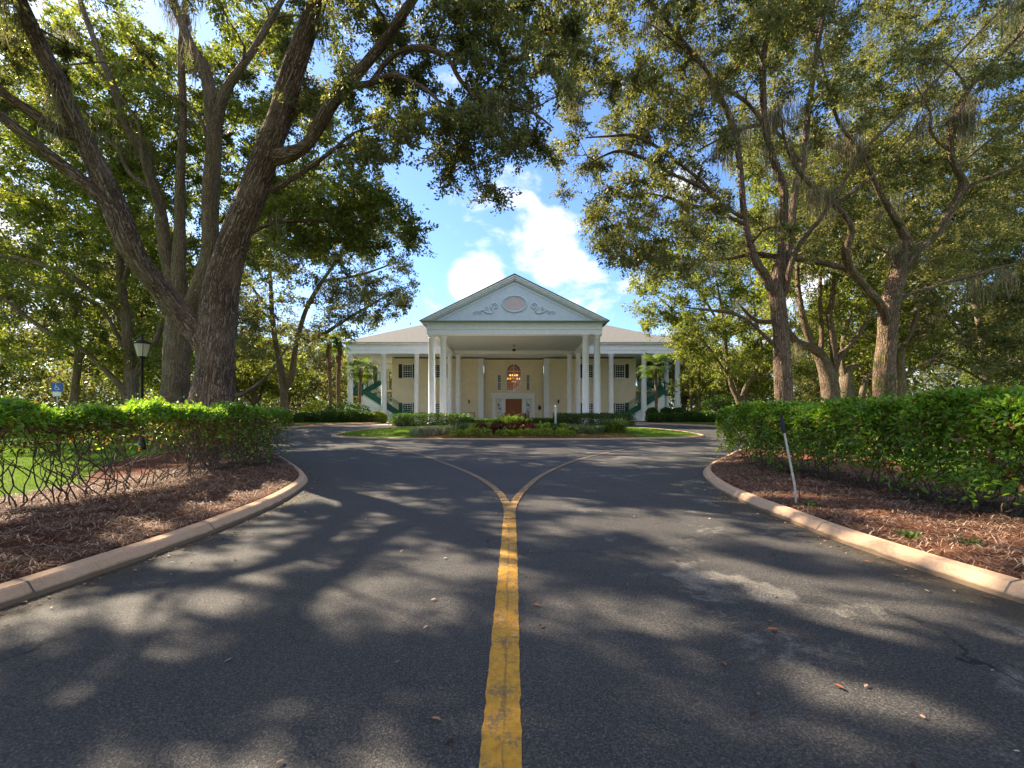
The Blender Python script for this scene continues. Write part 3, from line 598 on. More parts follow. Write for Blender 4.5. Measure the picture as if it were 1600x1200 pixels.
protos = [wild(1, 10.5, 5.2, 120, M['oak2'], M['barkB'], 'x'), wild(2, 12.5, 6.0, 150, M['oak'], M['barkR'], 'x'), wild(3, 8.5, 4.6, 105, M['oak2'], M['barkB'], 'x')]
WL = [(-38, 27, 0, 'woodland oak at the far left edge of the picture'), (-27, 33, 1, 'woodland oak showing beyond the low sweeping bough on the left'), (-22.5, 41, 2, 'woodland oak just left of the two shaggy palms'), (-33, 45, 0, 'broad woodland oak behind the blue sign'),
      (-46, 40, 1, 'tall woodland oak far out at the left'), (-27, 55, 1, 'tall woodland oak rising behind the shaggy palms'), (-40, 62, 2, 'small woodland oak in the left distance'), (-54, 58, 0, 'woodland oak closing the view far left'), (-21, 66, 0, 'woodland oak behind the left gallery columns'),
      (-31, 76, 1, 'deep woodland oak beyond the palms on the left'), (-66, 78, 1, 'tallest woodland oak in the far left distance'), (-48, 88, 2, 'faint woodland oak deep in the left background'),
      (23, 44, 2, 'woodland oak over the clipped shrubs on the right'), (29, 37, 0, 'woodland oak seen left of the five stemmed oak'), (21.5, 58, 1, 'woodland oak behind the right gallery columns'), (34, 50, 1, 'tall woodland oak between the right trunks'),
      (36, 30, 1, 'woodland oak behind the right hedge at the picture edge'), (45, 40, 0, 'woodland oak at the far right edge'), (29, 70, 0, 'woodland oak deep behind the slim pines'), (43, 62, 2, 'small woodland oak in the right distance'), (56, 55, 1, 'woodland oak closing the view far right'),
      (38, 84, 1, 'deep woodland oak in the right background'), (58, 80, 0, 'faint woodland oak deep in the far right background'), (-22, 88, 1, 'farthest woodland oak behind the left end of the house'), (24, 88, 1, 'farthest woodland oak behind the right end of the house'),
      (-9, -5, 1, 'avenue oak left of the drive behind the viewpoint'), (9.5, -4, 0, 'avenue oak right of the drive behind the viewpoint'), (-8, -14, 0, 'second avenue oak on the left behind the viewpoint'), (9, -13, 1, 'second avenue oak on the right behind the viewpoint')]
used = set()
for i, (x, y, k, lab) in enumerate(WL):
    if k in used: o = copy_tree(protos[k])
    else: o = protos[k]; used.add(k)
    s = random.uniform(.9, 1.15); o.location = (x, y, float(gz(y))); o.scale = (s, s, s*random.uniform(.92, 1.1)); o.rotation_euler = (0, 0, random.uniform(0, 6.28)); o['label'] = lab

# ---- the far wood that closes the view on both sides
def far_wood(label, pts, n, seed):
    r = np.random.default_rng(seed); pts = np.array(pts, float)
    k = len(pts)-1; t = r.random(n)*k; i = t.astype(int); f_ = (t-i)[:, None]; P2 = pts[i]*(1-f_)+pts[i+1]*f_
    prof = 6.5+2.2*np.sin(t*9.1)+1.6*np.sin(t*23.7+1)+1.2*np.sin(t*51)
    h = prof*(1-r.random(n)**1.6*.98); off = r.normal(size=n)*2.2
    P = np.column_stack([P2[:, 0], P2[:, 1]+off, gz(P2[:, 1])+h]); D = np.column_stack([r.normal(size=(n, 2)), r.normal(size=n)*.5]); D /= np.linalg.norm(D, axis=1)[:, None]
    v, f = leaves(P, D, .45, .55); tint = np.clip(.5+.3*np.sin(t*31)+.2*r.normal(size=n), 0, 1)
    tag(mesh('woods', v, f, M['oak'], attrs={'tint': ('FACE', 'FLOAT', tint)}), label, 'woods', kind='stuff')
far_wood('dark far wood closing the view on the left', [(-160,60),(-110,85),(-70,98),(-40,102),(-15,106)], 90000, 3)
far_wood('dark far wood closing the view on the right', [(15,106),(40,102),(70,98),(110,85),(160,60)], 90000, 4)
far_wood('thicket of undergrowth at the left beyond the lawn', [(-70,40),(-52,48),(-36,56),(-20,62)], 24000, 5)
far_wood('thicket of undergrowth at the right beyond the lawn', [(20,62),(36,56),(52,48),(70,40)], 24000, 6)
# ================================================================== GROUND AND DRIVE
def grid_sheet(name, X, Y, Z, mat, **kw):
    m, n = X.shape
    V = np.stack([X, Y, Z], -1).reshape(-1, 3)
    i = np.arange(m-1)[:, None]*n; k = np.arange(n-1)[None, :]
    Fc = np.stack([i+k, i+k+1, i+n+k+1, i+n+k], -1).reshape(-1, 4)
    # keep every face turned up
    a = V[Fc[0, 1]]-V[Fc[0, 0]]; b = V[Fc[0, 3]]-V[Fc[0, 0]]
    if np.cross(a, b)[2] < 0: Fc = Fc[:, ::-1]
    return tag(mesh(name, V, Fc, mat, smooth_=True), kind=kw.get('kind', 'structure'))
xs = np.concatenate([[-900, -400, -200, -120], np.arange(-80, 81, 5), [120, 200, 400, 900]]).astype(float)
ys = np.concatenate([[-300, -100, -40, -15], np.arange(-5, 60, 1.5), np.arange(62, 140, 8), [200, 400, 900, 2000]]).astype(float)
Y, X = np.meshgrid(ys, xs)
grid_sheet('ground', X, Y, gz(Y)-.03, M['soil'])
Y, X = np.meshgrid(np.concatenate([np.arange(-12, 48, .8)]), np.arange(-24, 25, 2.0))
grid_sheet('driveway', X, Y, gz(Y), M['asphalt'])

KL = [(-3.95,-12),(-3.75,-6),(-3.6,-1),(-3.48,2.4),(-3.36,3.6),(-3.29,4.5),(-3.29,5.4),(-3.40,6.8),(-3.76,8.4),(-4.18,9.4),(-5.0,10.8),(-6.1,12.5),(-7.5,14.6),(-9.4,17),(-12,20),(-14.2,23.2),(-15.4,26.3),(-15.4,29.2),(-14.2,32.2),(-12.6,35.2),(-11.5,38.6),(-11.1,43),(-11,48)]
TLm = [(-6.9,-12),(-6.9,-6),(-6.9,-1),(-6.9,2.4),(-6.9,3.6),(-6.9,4.5),(-6.9,5.4),(-6.95,6.6),(-7.3,7.8),(-8.2,9.0),(-9.4,10.8),(-10.2,13),(-10.3,15.4),(-11,17.4),(-13,20.2),(-15,23.3),(-16.1,26.3),(-16.1,29.4),(-14.9,32.6),(-13.3,35.6),(-12.2,38.9),(-11.8,43),(-11.7,48)]
FLm = [(-60,y) for y in (-12,-8,-4,0,2,4,6,8,10,12,15,18,21,24,27,30,33,36,40,44,49,55,62)]
KR = [(4.1,-12),(3.9,-6),(3.75,-1),(3.62,2.4),(3.50,3.2),(3.40,3.9),(3.34,4.8),(3.37,5.8),(3.40,6.7),(3.56,8.0),(4.06,9.8),(4.75,11.2),(5.9,13),(7.3,15.2),(9.2,17.6),(12,20.5),(14.2,23.5),(15.4,26.5),(15.4,29.4),(14.0,32.2),(12.5,35.2),(11.6,38.6),(11.2,43),(11,48)]
TRm = [(7.2,-12),(7.2,-6),(7.2,-1),(7.1,2.4),(7.0,3.2),(7.0,3.9),(7.0,4.8),(7.0,5.7),(7.05,6.5),(7.4,7.8),(8.1,9.2),(9.2,11),(9.9,13.2),(10.1,15.6),(10.8,17.8),(13,20.6),(15,23.6),(16.1,26.5),(16.1,29.6),(14.7,32.6),(13.2,35.6),(12.3,38.9),(11.9,43),(11.7,48)]
FRm = [(60,y) for y in (-12,-8,-4,0,2,4,6,8,10,12,14,16,18,21,24,27,30,33,36,40,44,49,55,62)]
def dense(P, per=12):
    P = np.array(P, float); Q = np.vstack([2*P[0]-P[1], P, 2*P[-1]-P[-2]]); out = []
    for i in range(1, len(Q)-2):
        a, b, c, d = Q[i-1:i+3]; t = (np.arange(per)/per)[:, None]
        out.append(.5*((2*b)+(c-a)*t+(2*a-5*b+4*c-d)*t*t+(3*b-a-3*c+d)*t**3))
    return np.vstack(out+[P[-1:]])
def ruled(name, P, Q, n, zf, mat, kind='structure'):
    t = np.linspace(0, 1, n)[None, :, None]; G = P[:, None, :]*(1-t)+Q[:, None, :]*t
    return grid_sheet(name, G[..., 0], G[..., 1], zf(G[..., 0], G[..., 1], t[..., 0]*np.ones(G.shape[:2])), mat, kind=kind)
def lump(x, y, a=.02):
    return a*(np.sin(x*5.1+y*1.7)*np.sin(y*4.3-x*2.2)+.6*np.sin(x*11+y*7)*np.sin(y*13-x*3))
def normals2(P):
    T = np.gradient(P, axis=0); T /= np.linalg.norm(T, axis=1)[:, None]
    return np.stack([-T[:, 1], T[:, 0]], 1)
PROF = [(0, -.02), (.004, .035), (.052, .100), (.068, .112), (.158, .122), (.17, .112), (.17, -.02)]
def kerb(name, P, side, label, prof=PROF, closed=False):
    """a low poured kerb with tooled joints every 1.8 m"""
    Nn = normals2(P)*side
    L = np.concatenate([[0], np.cumsum(np.linalg.norm(np.diff(P, axis=0), axis=1))])
    V = []
    for (x, y), (nx, ny), l in zip(P, Nn, L):
        for o, z in prof: V.append((x+nx*o, y+ny*o, float(gz(y))+z))
    m = len(P); k = len(prof); Fc = []
    for i in range(m-1):
        for j in range(k-1): Fc.append((i*k+j, (i+1)*k+j, (i+1)*k+j+1, i*k+j+1) if side > 0 else (i*k+j, i*k+j+1, (i+1)*k+j+1, (i+1)*k+j))
    o = mesh(name, V, Fc, M['kerb']); tag(o, label, 'kerb')
    jt = MB()
    for d in np.arange(.6, L[-1]-1, 1.83):
        i = int(np.searchsorted(L, d)); 
        if i >= m or P[i, 1] > 24 or P[i, 1] < -3: continue
        x, y = P[i]; nx, ny = Nn[i]; z = float(gz(y)); T = A(ny, -nx)*.006
        pts = [(x+nx*(o_-.002 if o_ < .1 else o_), y+ny*(o_-.002 if o_ < .1 else o_), z+h+.0025) for o_, h in prof[1:6]]
        V2 = [(px-T[0], py-T[1], pz) for px, py, pz in pts]+[(px+T[0], py+T[1], pz) for px, py, pz in pts]; q = len(pts)
        jt.add(V2, [(a, a+1, a+1+q, a+q) for a in range(q-1)])
    if jt.v: jt.build('joint', M['darkgrey'], o)
    return o
def fine(P, step=.12):
    L = np.concatenate([[0], np.cumsum(np.linalg.norm(np.diff(P, axis=0), axis=1))]); t = np.linspace(0, L[-1], int(L[-1]/step))
    return np.stack([np.interp(t, L, P[:, 0]), np.interp(t, L, P[:, 1])], 1)
dKL, dKR, dTL, dTR = dense(KL), dense(KR), dense(TLm), dense(TRm)
kerb('kerb', fine(dKL), 1, 'pinkish concrete kerb curving round the left mulch bed')
kerb('kerb', fine(dKR), -1, 'sunlit tan concrete kerb curving round the right mulch bed')
inL = dKL + normals2(dKL)*.165; inR = dKR - normals2(dKR)*.165
bedz = lambda x, y, t: gz(y)+.105+.05*smooth(t*3)+lump(x, y)*smooth(t*6)
ruled('mulch_bed', inL, dTL, 36, bedz, M['mulch']); ruled('mulch_bed', inR, dTR, 36, bedz, M['mulch'])
lawnz = lambda x, y, t: gz(y)+.155-.05*t+lump(x*.3, y*.3, .02)*smooth(t*5)
ruled('lawn', dTL, dense(FLm), 24, lawnz, M['lawn']); ruled('lawn', dTR, dense(FRm), 24, lawnz, M['lawn'])

# the planted island in front of the house
def island_pt(a, s=1.0):
    c, q = np.cos(a), np.sin(a)
    cx = np.sign(c)*np.abs(c)**.9; b = np.where(q < 0, 2.75, 8.6)
    return np.stack([.3+9.9*s*cx, 24.75+b*s*np.sign(q)*np.abs(q)**.85], -1)
a = np.linspace(0, 2*PI, 220); kerb('kerb', island_pt(a), 1, 'low pale kerb ringing the planted island before the house', [(0, -.02), (0, .05), (.05, .085), (.22, .09), (.24, -.02)])
R_, A_ = np.meshgrid(np.linspace(0, .978, 26), a); I = island_pt(A_, R_)
isz = lambda x, y, r: gz(y)+.075+.16*(1-np.asarray(r)**2)
grid_sheet('island_lawn', I[..., 0], I[..., 1], isz(I[..., 0], I[..., 1], R_), M['lawn'])
def island_r(x, y):
    b = np.where(np.asarray(y) < 24.75, 2.75, 8.6)
    return np.sqrt(((x-.3)/9.9)**2+((y-24.75)/b)**2)
def isl(x, y): return float(isz(x, y, min(1, island_r(x, y))))
# planting soil along the front of the island
fx = np.linspace(-4.6, 6.2, 90); t = np.linspace(0, 1, 8)
fy0 = 22.28+.0*fx; Xb = fx[:, None]*np.ones(8); wid = 2.1*np.clip(np.minimum(fx+4.6, 6.2-fx)/1.2, .05, 1)**.5
cur = 24.75-2.75*.965*np.sqrt(np.clip(1-((fx-.3)/9.9)**2, 0, 1))**.9
Yb = cur[:, None]+wid[:, None]*t[None, :]
grid_sheet('planting_bed', Xb, Yb, isz(Xb, Yb, island_r(Xb, Yb))+.015, M['mulch'])
Y, X = np.meshgrid(np.linspace(35.2, 70, 30), np.linspace(-10.9, 10.9, 14)); grid_sheet('forecourt', X, Y, gz(Y)+.012, M['pave'])

# yellow centre line that forks in two, each a thin painted sheet
def stripe(name, P, w0, w1, z=.004):
    P = fine(dense(P, 20), .06); Nn = normals2(P); w = np.linspace(w0, w1, len(P))/2
    w = w*(1+.03*rng.normal(size=len(P)).clip(-1.5, 1.5)+.03*np.sin(np.arange(len(P))*2.1)*np.sin(np.arange(len(P))*.73))
    Lp = P+Nn*w[:, None]; Rp = P-Nn*w[:, None]
    X = np.stack([Lp[:, 0], Rp[:, 0]], 1); Y = np.stack([Lp[:, 1], Rp[:, 1]], 1)
    return X, Y, gz(Y)+z
for nm, P, w0, w1, z in (('centre_line', [(-.06,-10),(-.05,-2),(-.042,1.9),(-.032,4),(-.03,5.76)], .148, .16, .004),
                     ('centre_line', [(-.046,5.72),(-.062,6.4),(-.12,7.0),(-.28,8),(-.74,9.65),(-1.7,12.1),(-3.3,15.6),(-5.2,18.6),(-7.5,20.4)], .115, .13, .008),
                     ('centre_line', [(-.014,5.72),(.002,6.4),(.06,7.0),(.22,8),(.69,10),(1.8,13),(3.67,16.4),(5.4,18.6),(7.6,20.2)], .115, .13, .012)):
    X, Y, Z = stripe(nm, P, w0, w1, z); o = grid_sheet(nm, X, Y, Z, M['seam' if z < .005 else 'faded'])

# ================================================================== HOUSE (x right, y back, z up from its own ground)
HX, HY, HZ0 = .2, 49.3, .5
house = empty('mansion', (HX, HY, HZ0), 'white columned two storey mansion with a pedimented porte cochere', 'mansion')
def part(mb, name, mat, parent=house, sm=False): return mb.build(name, mat, parent, sm)
def wall_face(mb, x0, x1, z0, z1, y, ops, depth=.14):
    xs = sorted({x0, x1, *[o[0] for o in ops], *[o[1] for o in ops]}); zs = sorted({z0, z1, *[o[2] for o in ops], *[o[3] for o in ops]})
    for i in range(len(xs)-1):
        for j in range(len(zs)-1):
            cx, cz = (xs[i]+xs[i+1])/2, (zs[j]+zs[j+1])/2
            if any(o[0] < cx < o[1] and o[2] < cz < o[3] for o in ops): continue
            mb.add([(xs[i], y, zs[j]), (xs[i+1], y, zs[j]), (xs[i+1], y, zs[j+1]), (xs[i], y, zs[j+1])], [(0, 1, 2, 3)])
    for a, b, c, d in ops:
        q = y+depth
        mb.add([(a,y,c),(b,y,c),(b,y,d),(a,y,d),(a,q,c),(b,q,c),(b,q,d),(a,q,d)], [(0,4,5,1),(1,5,6,2),(2,6,7,3),(3,7,4,0)])
def window(cx, z0, w, h, y, nx, nz, glass='glass', split=True, name='window'):
    f = MB(); x0, x1, z1 = cx-w/2, cx+w/2, z0+h; t = .055
    f.box(x0, x0+t, y, y+.1, z0, z1); f.box(x1-t, x1, y, y+.1, z0, z1); f.box(x0+t, x1-t, y+.003, y+.1, z0, z0+t); f.box(x0+t, x1-t, y+.003, y+.1, z1-t, z1)
    if split: f.box(x0+t, x1-t, y+.006, y+.09, z0+h/2-.03, z0+h/2+.03)
    for i in range(1, nx): x = x0+w*i/nx; f.box(x-.014, x+.014, y+.03, y+.07, z0+t, z1-t)
    for i in range(1, nz):
        z = z0+h*i/nz
        if split and i*2 == nz: continue
        f.box(x0+t, x1-t, y+.033, y+.067, z-.014, z+.014)
    o = part(f, name, M['white'])
    part(MB().box(x0+t, x1-t, y+.048, y+.054, z0+t, z1-t), 'pane', M[glass], o)
    return o
WY, W2 = 3.2, 4.2                                     # wing wall face, recessed entrance face
ux = [s*x for s in (-1, 1) for x in (12.1, 8.5)]
wl = MB()
ops = lambda xs: [(x-.56, x+.56, .62, 2.12) for x in xs]+[(x-.56, x+.56, 5.0, 6.52) for x in xs]
wall_face(wl, -13.9, -4.05, 0, 7.2, WY, ops([-12.1, -8.5])); wall_face(wl, 4.05, 13.9, 0, 7.2, WY, ops([12.1, 8.5]))
for s in (-1, 1): wl.add([(s*13.9, WY, 0), (s*13.9, 22, 0), (s*13.9, 22, 7.2), (s*13.9, WY, 7.2)], [(0, 1, 2, 3)])
for s in (-1, 1): wl.add([(s*3.4, WY+.14, 0), (s*3.4, W2, 0), (s*3.4, W2, 7.2), (s*3.4, WY+.14, 7.2)], [(0, 1, 2, 3)])
wl.box(-13.9, 13.9, 22, 22.2, 0, 7.2)
part(wl, 'wall', M['cream'])
eops = [(-.95, .95, 0, 2.62), (-.86, .86, 3.55, 6.72), (-1.88, -1.46, 3.62, 5.45), (1.46, 1.88, 3.62, 5.45), (-1.93, -1.40, .5, 2.5), (1.40, 1.93, .5, 2.5)]
ew = MB(); wall_face(ew, -3.4, 3.4, 0, 7.2, W2, eops)
ar = [( .86*math.cos(t_), 5.86+.86*math.sin(t_)) for t_ in np.linspace(0, PI/2, 9)]
for s in (-1, 1):                                     # masonry over the arch
    poly = [(s*x, z) for x, z in ar]+[(s*.86, 6.72)]
    ew.prism(poly if s > 0 else poly[::-1], W2+.002, W2+.139)
part(ew, 'entrance_wall', M['cream'])
q = MB()                                              # dark panels behind the panes, standing for unlit rooms
q.box(-13.6, -3.6, WY+.9, WY+.95, .1, 7.1); q.box(3.6, 13.6, WY+.9, WY+.95, .1, 7.1); part(q, 'dark_room', M['unlit_room'])
fo = MB(); b0, b1 = W2+.16, W2+4
fo.add([(-3.3,b0,2.75),(3.3,b0,2.75),(3.3,b1,2.75),(-3.3,b1,2.75),(-3.3,b0,7.1),(3.3,b0,7.1),(3.3,b1,7.1),(-3.3,b1,7.1)], [(0,1,2,3),(4,7,6,5),(2,6,7,3),(0,3,7,4),(1,5,6,2)])
part(fo, 'foyer', M['interior'])
for x in ux:
    for z, h in ((.62, 1.5), (5.0, 1.52)):
        o = window(x, z, 1.12, h, WY+.02, 4, 6)
        part(MB().box(x-.64, x+.64, WY-.07, WY-.002, z-.09, z-.01), 'sill', M['white'], o)
        for s in (-1, 1):
            xc = x+s*.80; f = MB(); f.box(xc-.2, xc+.2, WY-.05, WY-.004, z-.03, z+h+.04)
            for k in range(9): zz = z+.1+k*(h-.15)/8; f.add([(xc-.16,WY-.053,zz),(xc+.16,WY-.053,zz),(xc+.16,WY-.075,zz-.06),(xc-.16,WY-.075,zz-.06)], [(0,1,2,3)])
            part(f, 'shutter', M['shutter'])
for s in (-1, 1): window(s*1.67, 3.62, .42, 1.83, W2+.02, 2, 6)
# arched window over the door
f = MB(); y = W2+.02; w = .86
f.box(-w, -w+.05, y, y+.1, 3.55, 5.86); f.box(w-.05, w, y, y+.1, 3.55, 5.86); f.box(-w+.05, w-.05, y+.003, y+.1, 3.55, 3.61); f.box(-w+.05, w-.05, y-.004, y+.09, 5.82, 5.90); f.box(-.04, .04, y-.008, y+.085, 3.61, 6.70)
for i in (1, 2, 3, 5, 6, 7): x = -w+2*w*i/8; f.box(x-.011, x+.011, y+.03, y+.07, 3.61, 5.82)
for i in range(1, 7): z = 3.55+2.3*i/7; f.box(-w+.05, w-.05, y+.033, y+.067, z-.011, z+.011)
f.tube([(.835*math.cos(t_), y+.05, 5.86+.835*math.sin(t_)) for t_ in np.linspace(.05, PI-.05, 19)], .032)
f.tube([(.45*math.cos(t_), y+.05, 5.89+.45*math.sin(t_)) for t_ in np.linspace(.05, PI-.05, 13)], .014)
for k in range(1, 8):
    t_ = PI*k/8; f.bar((.45*math.cos(t_), y+.05, 5.89+.45*math.sin(t_)), (.83*math.cos(t_), y+.05, 5.86+.83*math.sin(t_)), .02)
for k in (1, 3): t_ = PI*k/4; f.tube([(.25*math.cos(t_)+.16*math.cos(u), y+.05, 6.04+.12*math.sin(t_)+.12*math.sin(u)) for u in np.linspace(0, 2*PI, 11)], .012)
aw = part(f, 'arched_window', M['white'])
part(MB().prism([(-.82, 3.6), (.82, 3.6)]+[(.82*math.cos(t_), 5.86+.82*math.sin(t_)) for t_ in np.linspace(0, PI, 17)], y+.048, y+.053), 'pane', M['clear'], aw)
# door and its classical surround
ds = MB(); y0 = W2-.14
for s in (-1, 1):
    ds.box(min(s*2.08, s*2.48), max(s*2.08, s*2.48), y0, W2-.002, 0, 2.66); ds.box(min(s*.97, s*1.36), max(s*.97, s*1.36), y0, W2-.002, 0, 2.66)
    ds.box(min(s*1.363, s*2.077), max(s*1.363, s*2.077), y0+.07, W2-.004, 0, .46)
ds.box(-2.5, 2.5, y0-.02, W2-.002, 2.663, 3.2); ds.box(-2.62, 2.62, y0-.14, W2-.002, 3.203, 3.33); ds.box(-2.55, 2.55, y0-.07, W2-.002, 2.78, 2.83)
part(ds, 'door_surround', M['white'])
for s in (-1, 1): window(s*1.665, .5, .52, 2.0, W2+.02, 1, 1, 'etched', False, 'sidelight')
for s in (-1, 1):
    d = MB(); xa, xb = sorted((s*.015, s*.94)); d.box(xa, xb, W2+.05, W2+.11, .03, 2.6)
    for z0, z1 in ((.15, .75), (.9, 1.7), (1.85, 2.45)):
        d.box(xa+.12, xb-.12, W2+.03, W2+.048, z0, z1)
    dd = part(d, 'door', M['door']); part(MB().bar((s*.07, W2+.0, .95), (s*.07, W2+.0, 1.3), .03), 'handle', M['brass'], dd)
# white quoined pilasters either side of the recess
for s in (-1, 1):
    f = MB(); f.box(min(s*3.43, s*4.05), max(s*3.43, s*4.05), WY-.1, WY+.138, 0, 7.2)
    for k in range(16):
        ww = .42 if k % 2 else .28
        f.box(min(s*3.4, s*(3.4-.035)), max(s*3.4, s*(3.4-.035)), WY+.14, WY+.14+ww+.3, .08+k*.445, .08+k*.445+.40)
    part(f, 'pilaster', M['white'])
# columns
cprof = [(.40,0),(.40,.12),(.34,.14),(.36,.20),(.31,.26),(.295,.4),(.285,3),(.25,7.02),(.28,7.04),(.28,7.08),(.25,7.10),(.25,7.14),(.33,7.20),(.36,7.22),(.36,7.30)]
def column(x, y, h=7.3, s=1.0):
    k = h/7.3; p = [(r*s, z if z < .5 else h-(7.3-z)) for r, z in cprof]
    f = MB(); f.lathe(p, x, y, 20); f.box(x-.42*s, x+.42*s, y-.42*s, y+.42*s, -.12, -.003)
    part(f, 'column', M['white'], sm=False)
PY = -12.0
for s in (-1, 1):
    for x, y in ((6.75, PY+.35), (5.82, PY+.35), (6.75, -.75), (5.95, -.02), (10.4, 0), (13.9, 0), (17.5, 0), (17.5, 3.6), (17.5, 7.2), (17.5, 10.8), (17.5, 14.4)): column(s*x, y)
for o in house.children:
    if o.name.startswith('column'):
        o.data.polygons.foreach_set('use_smooth', [len(p.vertices) == 4 and abs(p.normal.z) < .5 and i < 280 for i, p in enumerate(o.data.polygons)])
# entablatures
def entab(f, x0, x1, y0, y1):
    """stacked bands, each proud of the one below, round a rectangle open inside"""
    for z0, z1, e in ((7.30, 7.68, 0), (7.68, 7.75, .05), (7.753, 8.20, .012), (8.203, 8.28, .10), (8.283, 8.36, .26), (8.363, 8.44, .32)):
        f.box(x0-e, x1+e, y0-e, y1+e, z0, z1)
f = MB()
for s in (-1, 1): entab(f, *sorted((s*17.85, s*7.2)), -.35, .3)
for s in (-1, 1): f.box(*sorted((s*17.15, s*17.84)), .66, 15, 7.30, 8.27)
f.box(-7.19, 7.19, -.3, .25, 7.32, 8.3)
part(f, 'entablature', M['white'])
f = MB()
for s in (-1, 1): f.box(*sorted((s*17.1, s*7.1)), .31, WY-.004, 7.36, 7.42)
for s in (-1, 1): f.box(*sorted((s*13.95, s*17.1)), WY, 15, 7.36, 7.42)
f.box(-7.1, 7.1, .26, WY+1.3, 7.36, 7.42)
part(f, 'gallery_ceiling', M['white'])
f = MB()
f.box(-7.1, 7.1, PY, PY+.7, 7.30, 7.70); f.box(-7.14, 7.14, PY-.04, PY+.74, 7.703, 7.76); f.box(-7.11, 7.11, PY-.01, PY+.71, 7.763, 8.18)
for s in (-1, 1):
    f.box(*sorted((s*6.4, s*7.097)), PY+.75, -.36, 7.30, 7.70); f.box(*sorted((s*6.39, s*7.107)), PY+.75, -.36, 7.703, 8.18)
f.box(-7.2, 7.2, PY-.1, -.37, 8.183, 8.24)
part(f, 'portico_entablature', M['white'])
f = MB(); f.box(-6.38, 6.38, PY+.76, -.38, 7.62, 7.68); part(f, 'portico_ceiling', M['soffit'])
f = MB(); f.box(-7.42, 7.42, PY-.32, PY+.2, 8.243, 8.30); f.box(-7.5, 7.5, PY-.42, PY+.2, 8.303, 8.35); part(f, 'gutter', M['flash'])
# pediment, raking cornice, roofs
AP = 12.02
f = MB(); f.prism([(-7.0, 8.353), (7.0, 8.353), (0, 11.62)], PY, PY+.12); ped = part(f, 'pediment', M['tymp'])
rc = MB(); rf = MB()
for s in (-1, 1):
    def band(o0, o1, y0_, y1_, mb):
        e = A(7.5, 8.36); a_ = A(0, AP); d = (a_-e)/np.linalg.norm(a_-e); nn = A(-d[1], d[0]); nn = -nn if nn[1] > 0 else nn
        def xi(o):   # outline offset o below the roof line, cut plumb at the ridge and level at the eave
            p = e+nn*o; kx = p+d*(-p[0]/d[0]); p2 = p+d*((8.36-p[1])/d[1]); return kx, p2
        (k0, p0), (k1, p1) = xi(o0), xi(o1)
        poly = [(s*p0[0], p0[1]), (s*k0[0], k0[1]), (s*k1[0], k1[1]), (s*p1[0], p1[1])]
        mb.prism(poly if s < 0 else poly[::-1], y0_, y1_)
    band(.0, .11, PY-.44, PY+.1, rc); band(.113, .24, PY-.34, PY+.1, rc); band(.243, .33, PY-.2, PY+.1, rc); band(.5, .57, PY-.05, PY-.001, rc)
    nn = A(-1, 0); e = A(7.62, 8.34); a_ = A(0, AP+.08)
    poly = [(s*e[0], e[1]), (s*a_[0], a_[1]), (s*a_[0], a_[1]-.06), (s*e[0], e[1]-.03)]
    rf.prism(poly[::-1] if s < 0 else poly, PY-.5, 12)
part(rc, 'raking_cornice', M['white']); part(rf, 'portico_roof', M['shingle'])
t_ = np.linspace(0, 2*PI, 41)
md = MB(); md.tube([(.98*math.cos(a_), PY-.02, 9.78+.66*math.sin(a_)) for a_ in t_], .08, 8)
md.tube([(.85*math.cos(a_), PY-.02, 9.78+.55*math.sin(a_)) for a_ in t_], .03, 6)
mo = part(md, 'medallion', M['tymp'], ped, True)
lv = MB(); 
for k in range(11):
    z = 9.24+k*.098; hw = .84*math.sqrt(max(0, 1-((z+.05-9.78)/.55)**2))
    if hw > .1: lv.add([(-hw,PY-.03,z),(hw,PY-.03,z),(hw,PY-.006,z+.1),(-hw,PY-.006,z+.1)], [(0,1,2,3)])
part(lv, 'louvre', M['medal'], mo)
def spiral(cx, cz, r0, turns, a0, sgn, n=30):
    return [(cx+(r0*(1-.82*i/n))*math.cos(a0+sgn*turns*2*PI*i/n), cz+(r0*(1-.82*i/n))*math.sin(a0+sgn*turns*2*PI*i/n)) for i in range(n+1)]
for s in (-1, 1):
    sc = MB()
    def tw(P2, r): sc.tube([(s*x, PY-.04, z) for x, z in P2], np.asarray(r)*1.35 if not np.isscalar(r) else r*1.35, 6)
    big = spiral(1.58, 9.58, .33, 1.6, -1.2, 1)
    tail = [(3.15,9.10),(3.0,9.02),(2.85,9.12),(2.62,9.28),(2.45,9.2),(2.3,9.08),(2.0,8.98),(1.8,9.05),(1.72,9.25)]
    sweep = catmull(np.array([(2.9,9.12),(2.6,9.27),(2.35,9.12),(2.05,9.02),(1.8,9.05),big[0]]), .06)
    tw(list(map(tuple, sweep)), .05); tw(big, np.linspace(.055, .03, 31)); tw(spiral(2.28, 9.42, .15, 1.3, -.8, -1), .032); tw(spiral(2.78, 9.1, .13, 1.3, .6, -1), .032); tw(spiral(3.2, 9.08, .14, 1.2, 2.2, 1), .034)
    tw(list(map(tuple, catmull(np.array([(2.9,9.14),(3.05,9.2),(3.2,9.2),(3.32,9.1)]), .05))), .035)
    part(sc, 'scroll_ornament', M['tymp'], ped, True)
hip = MB(); ex, y0, y1, ze, zr = 18.25, -.75, 23, 8.46, 13.0; rx = 9.5; ym = 10.5
hip.add([(-ex,y0,ze),(ex,y0,ze),(ex,y1,ze),(-ex,y1,ze),(-rx,ym,zr),(rx,ym,zr)], [(0,1,5,4),(1,2,5),(2,3,4,5),(3,0,4),(3,2,1,0)])
roof = part(hip, 'roof', M['shingle'])
f = MB(); f.lathe([(.06, 9.3), (.06, 10.1), (.09, 10.12), (.09, 10.2)], -4.9, -9, 8); part(f, 'vent_pipe', M['white'], roof)
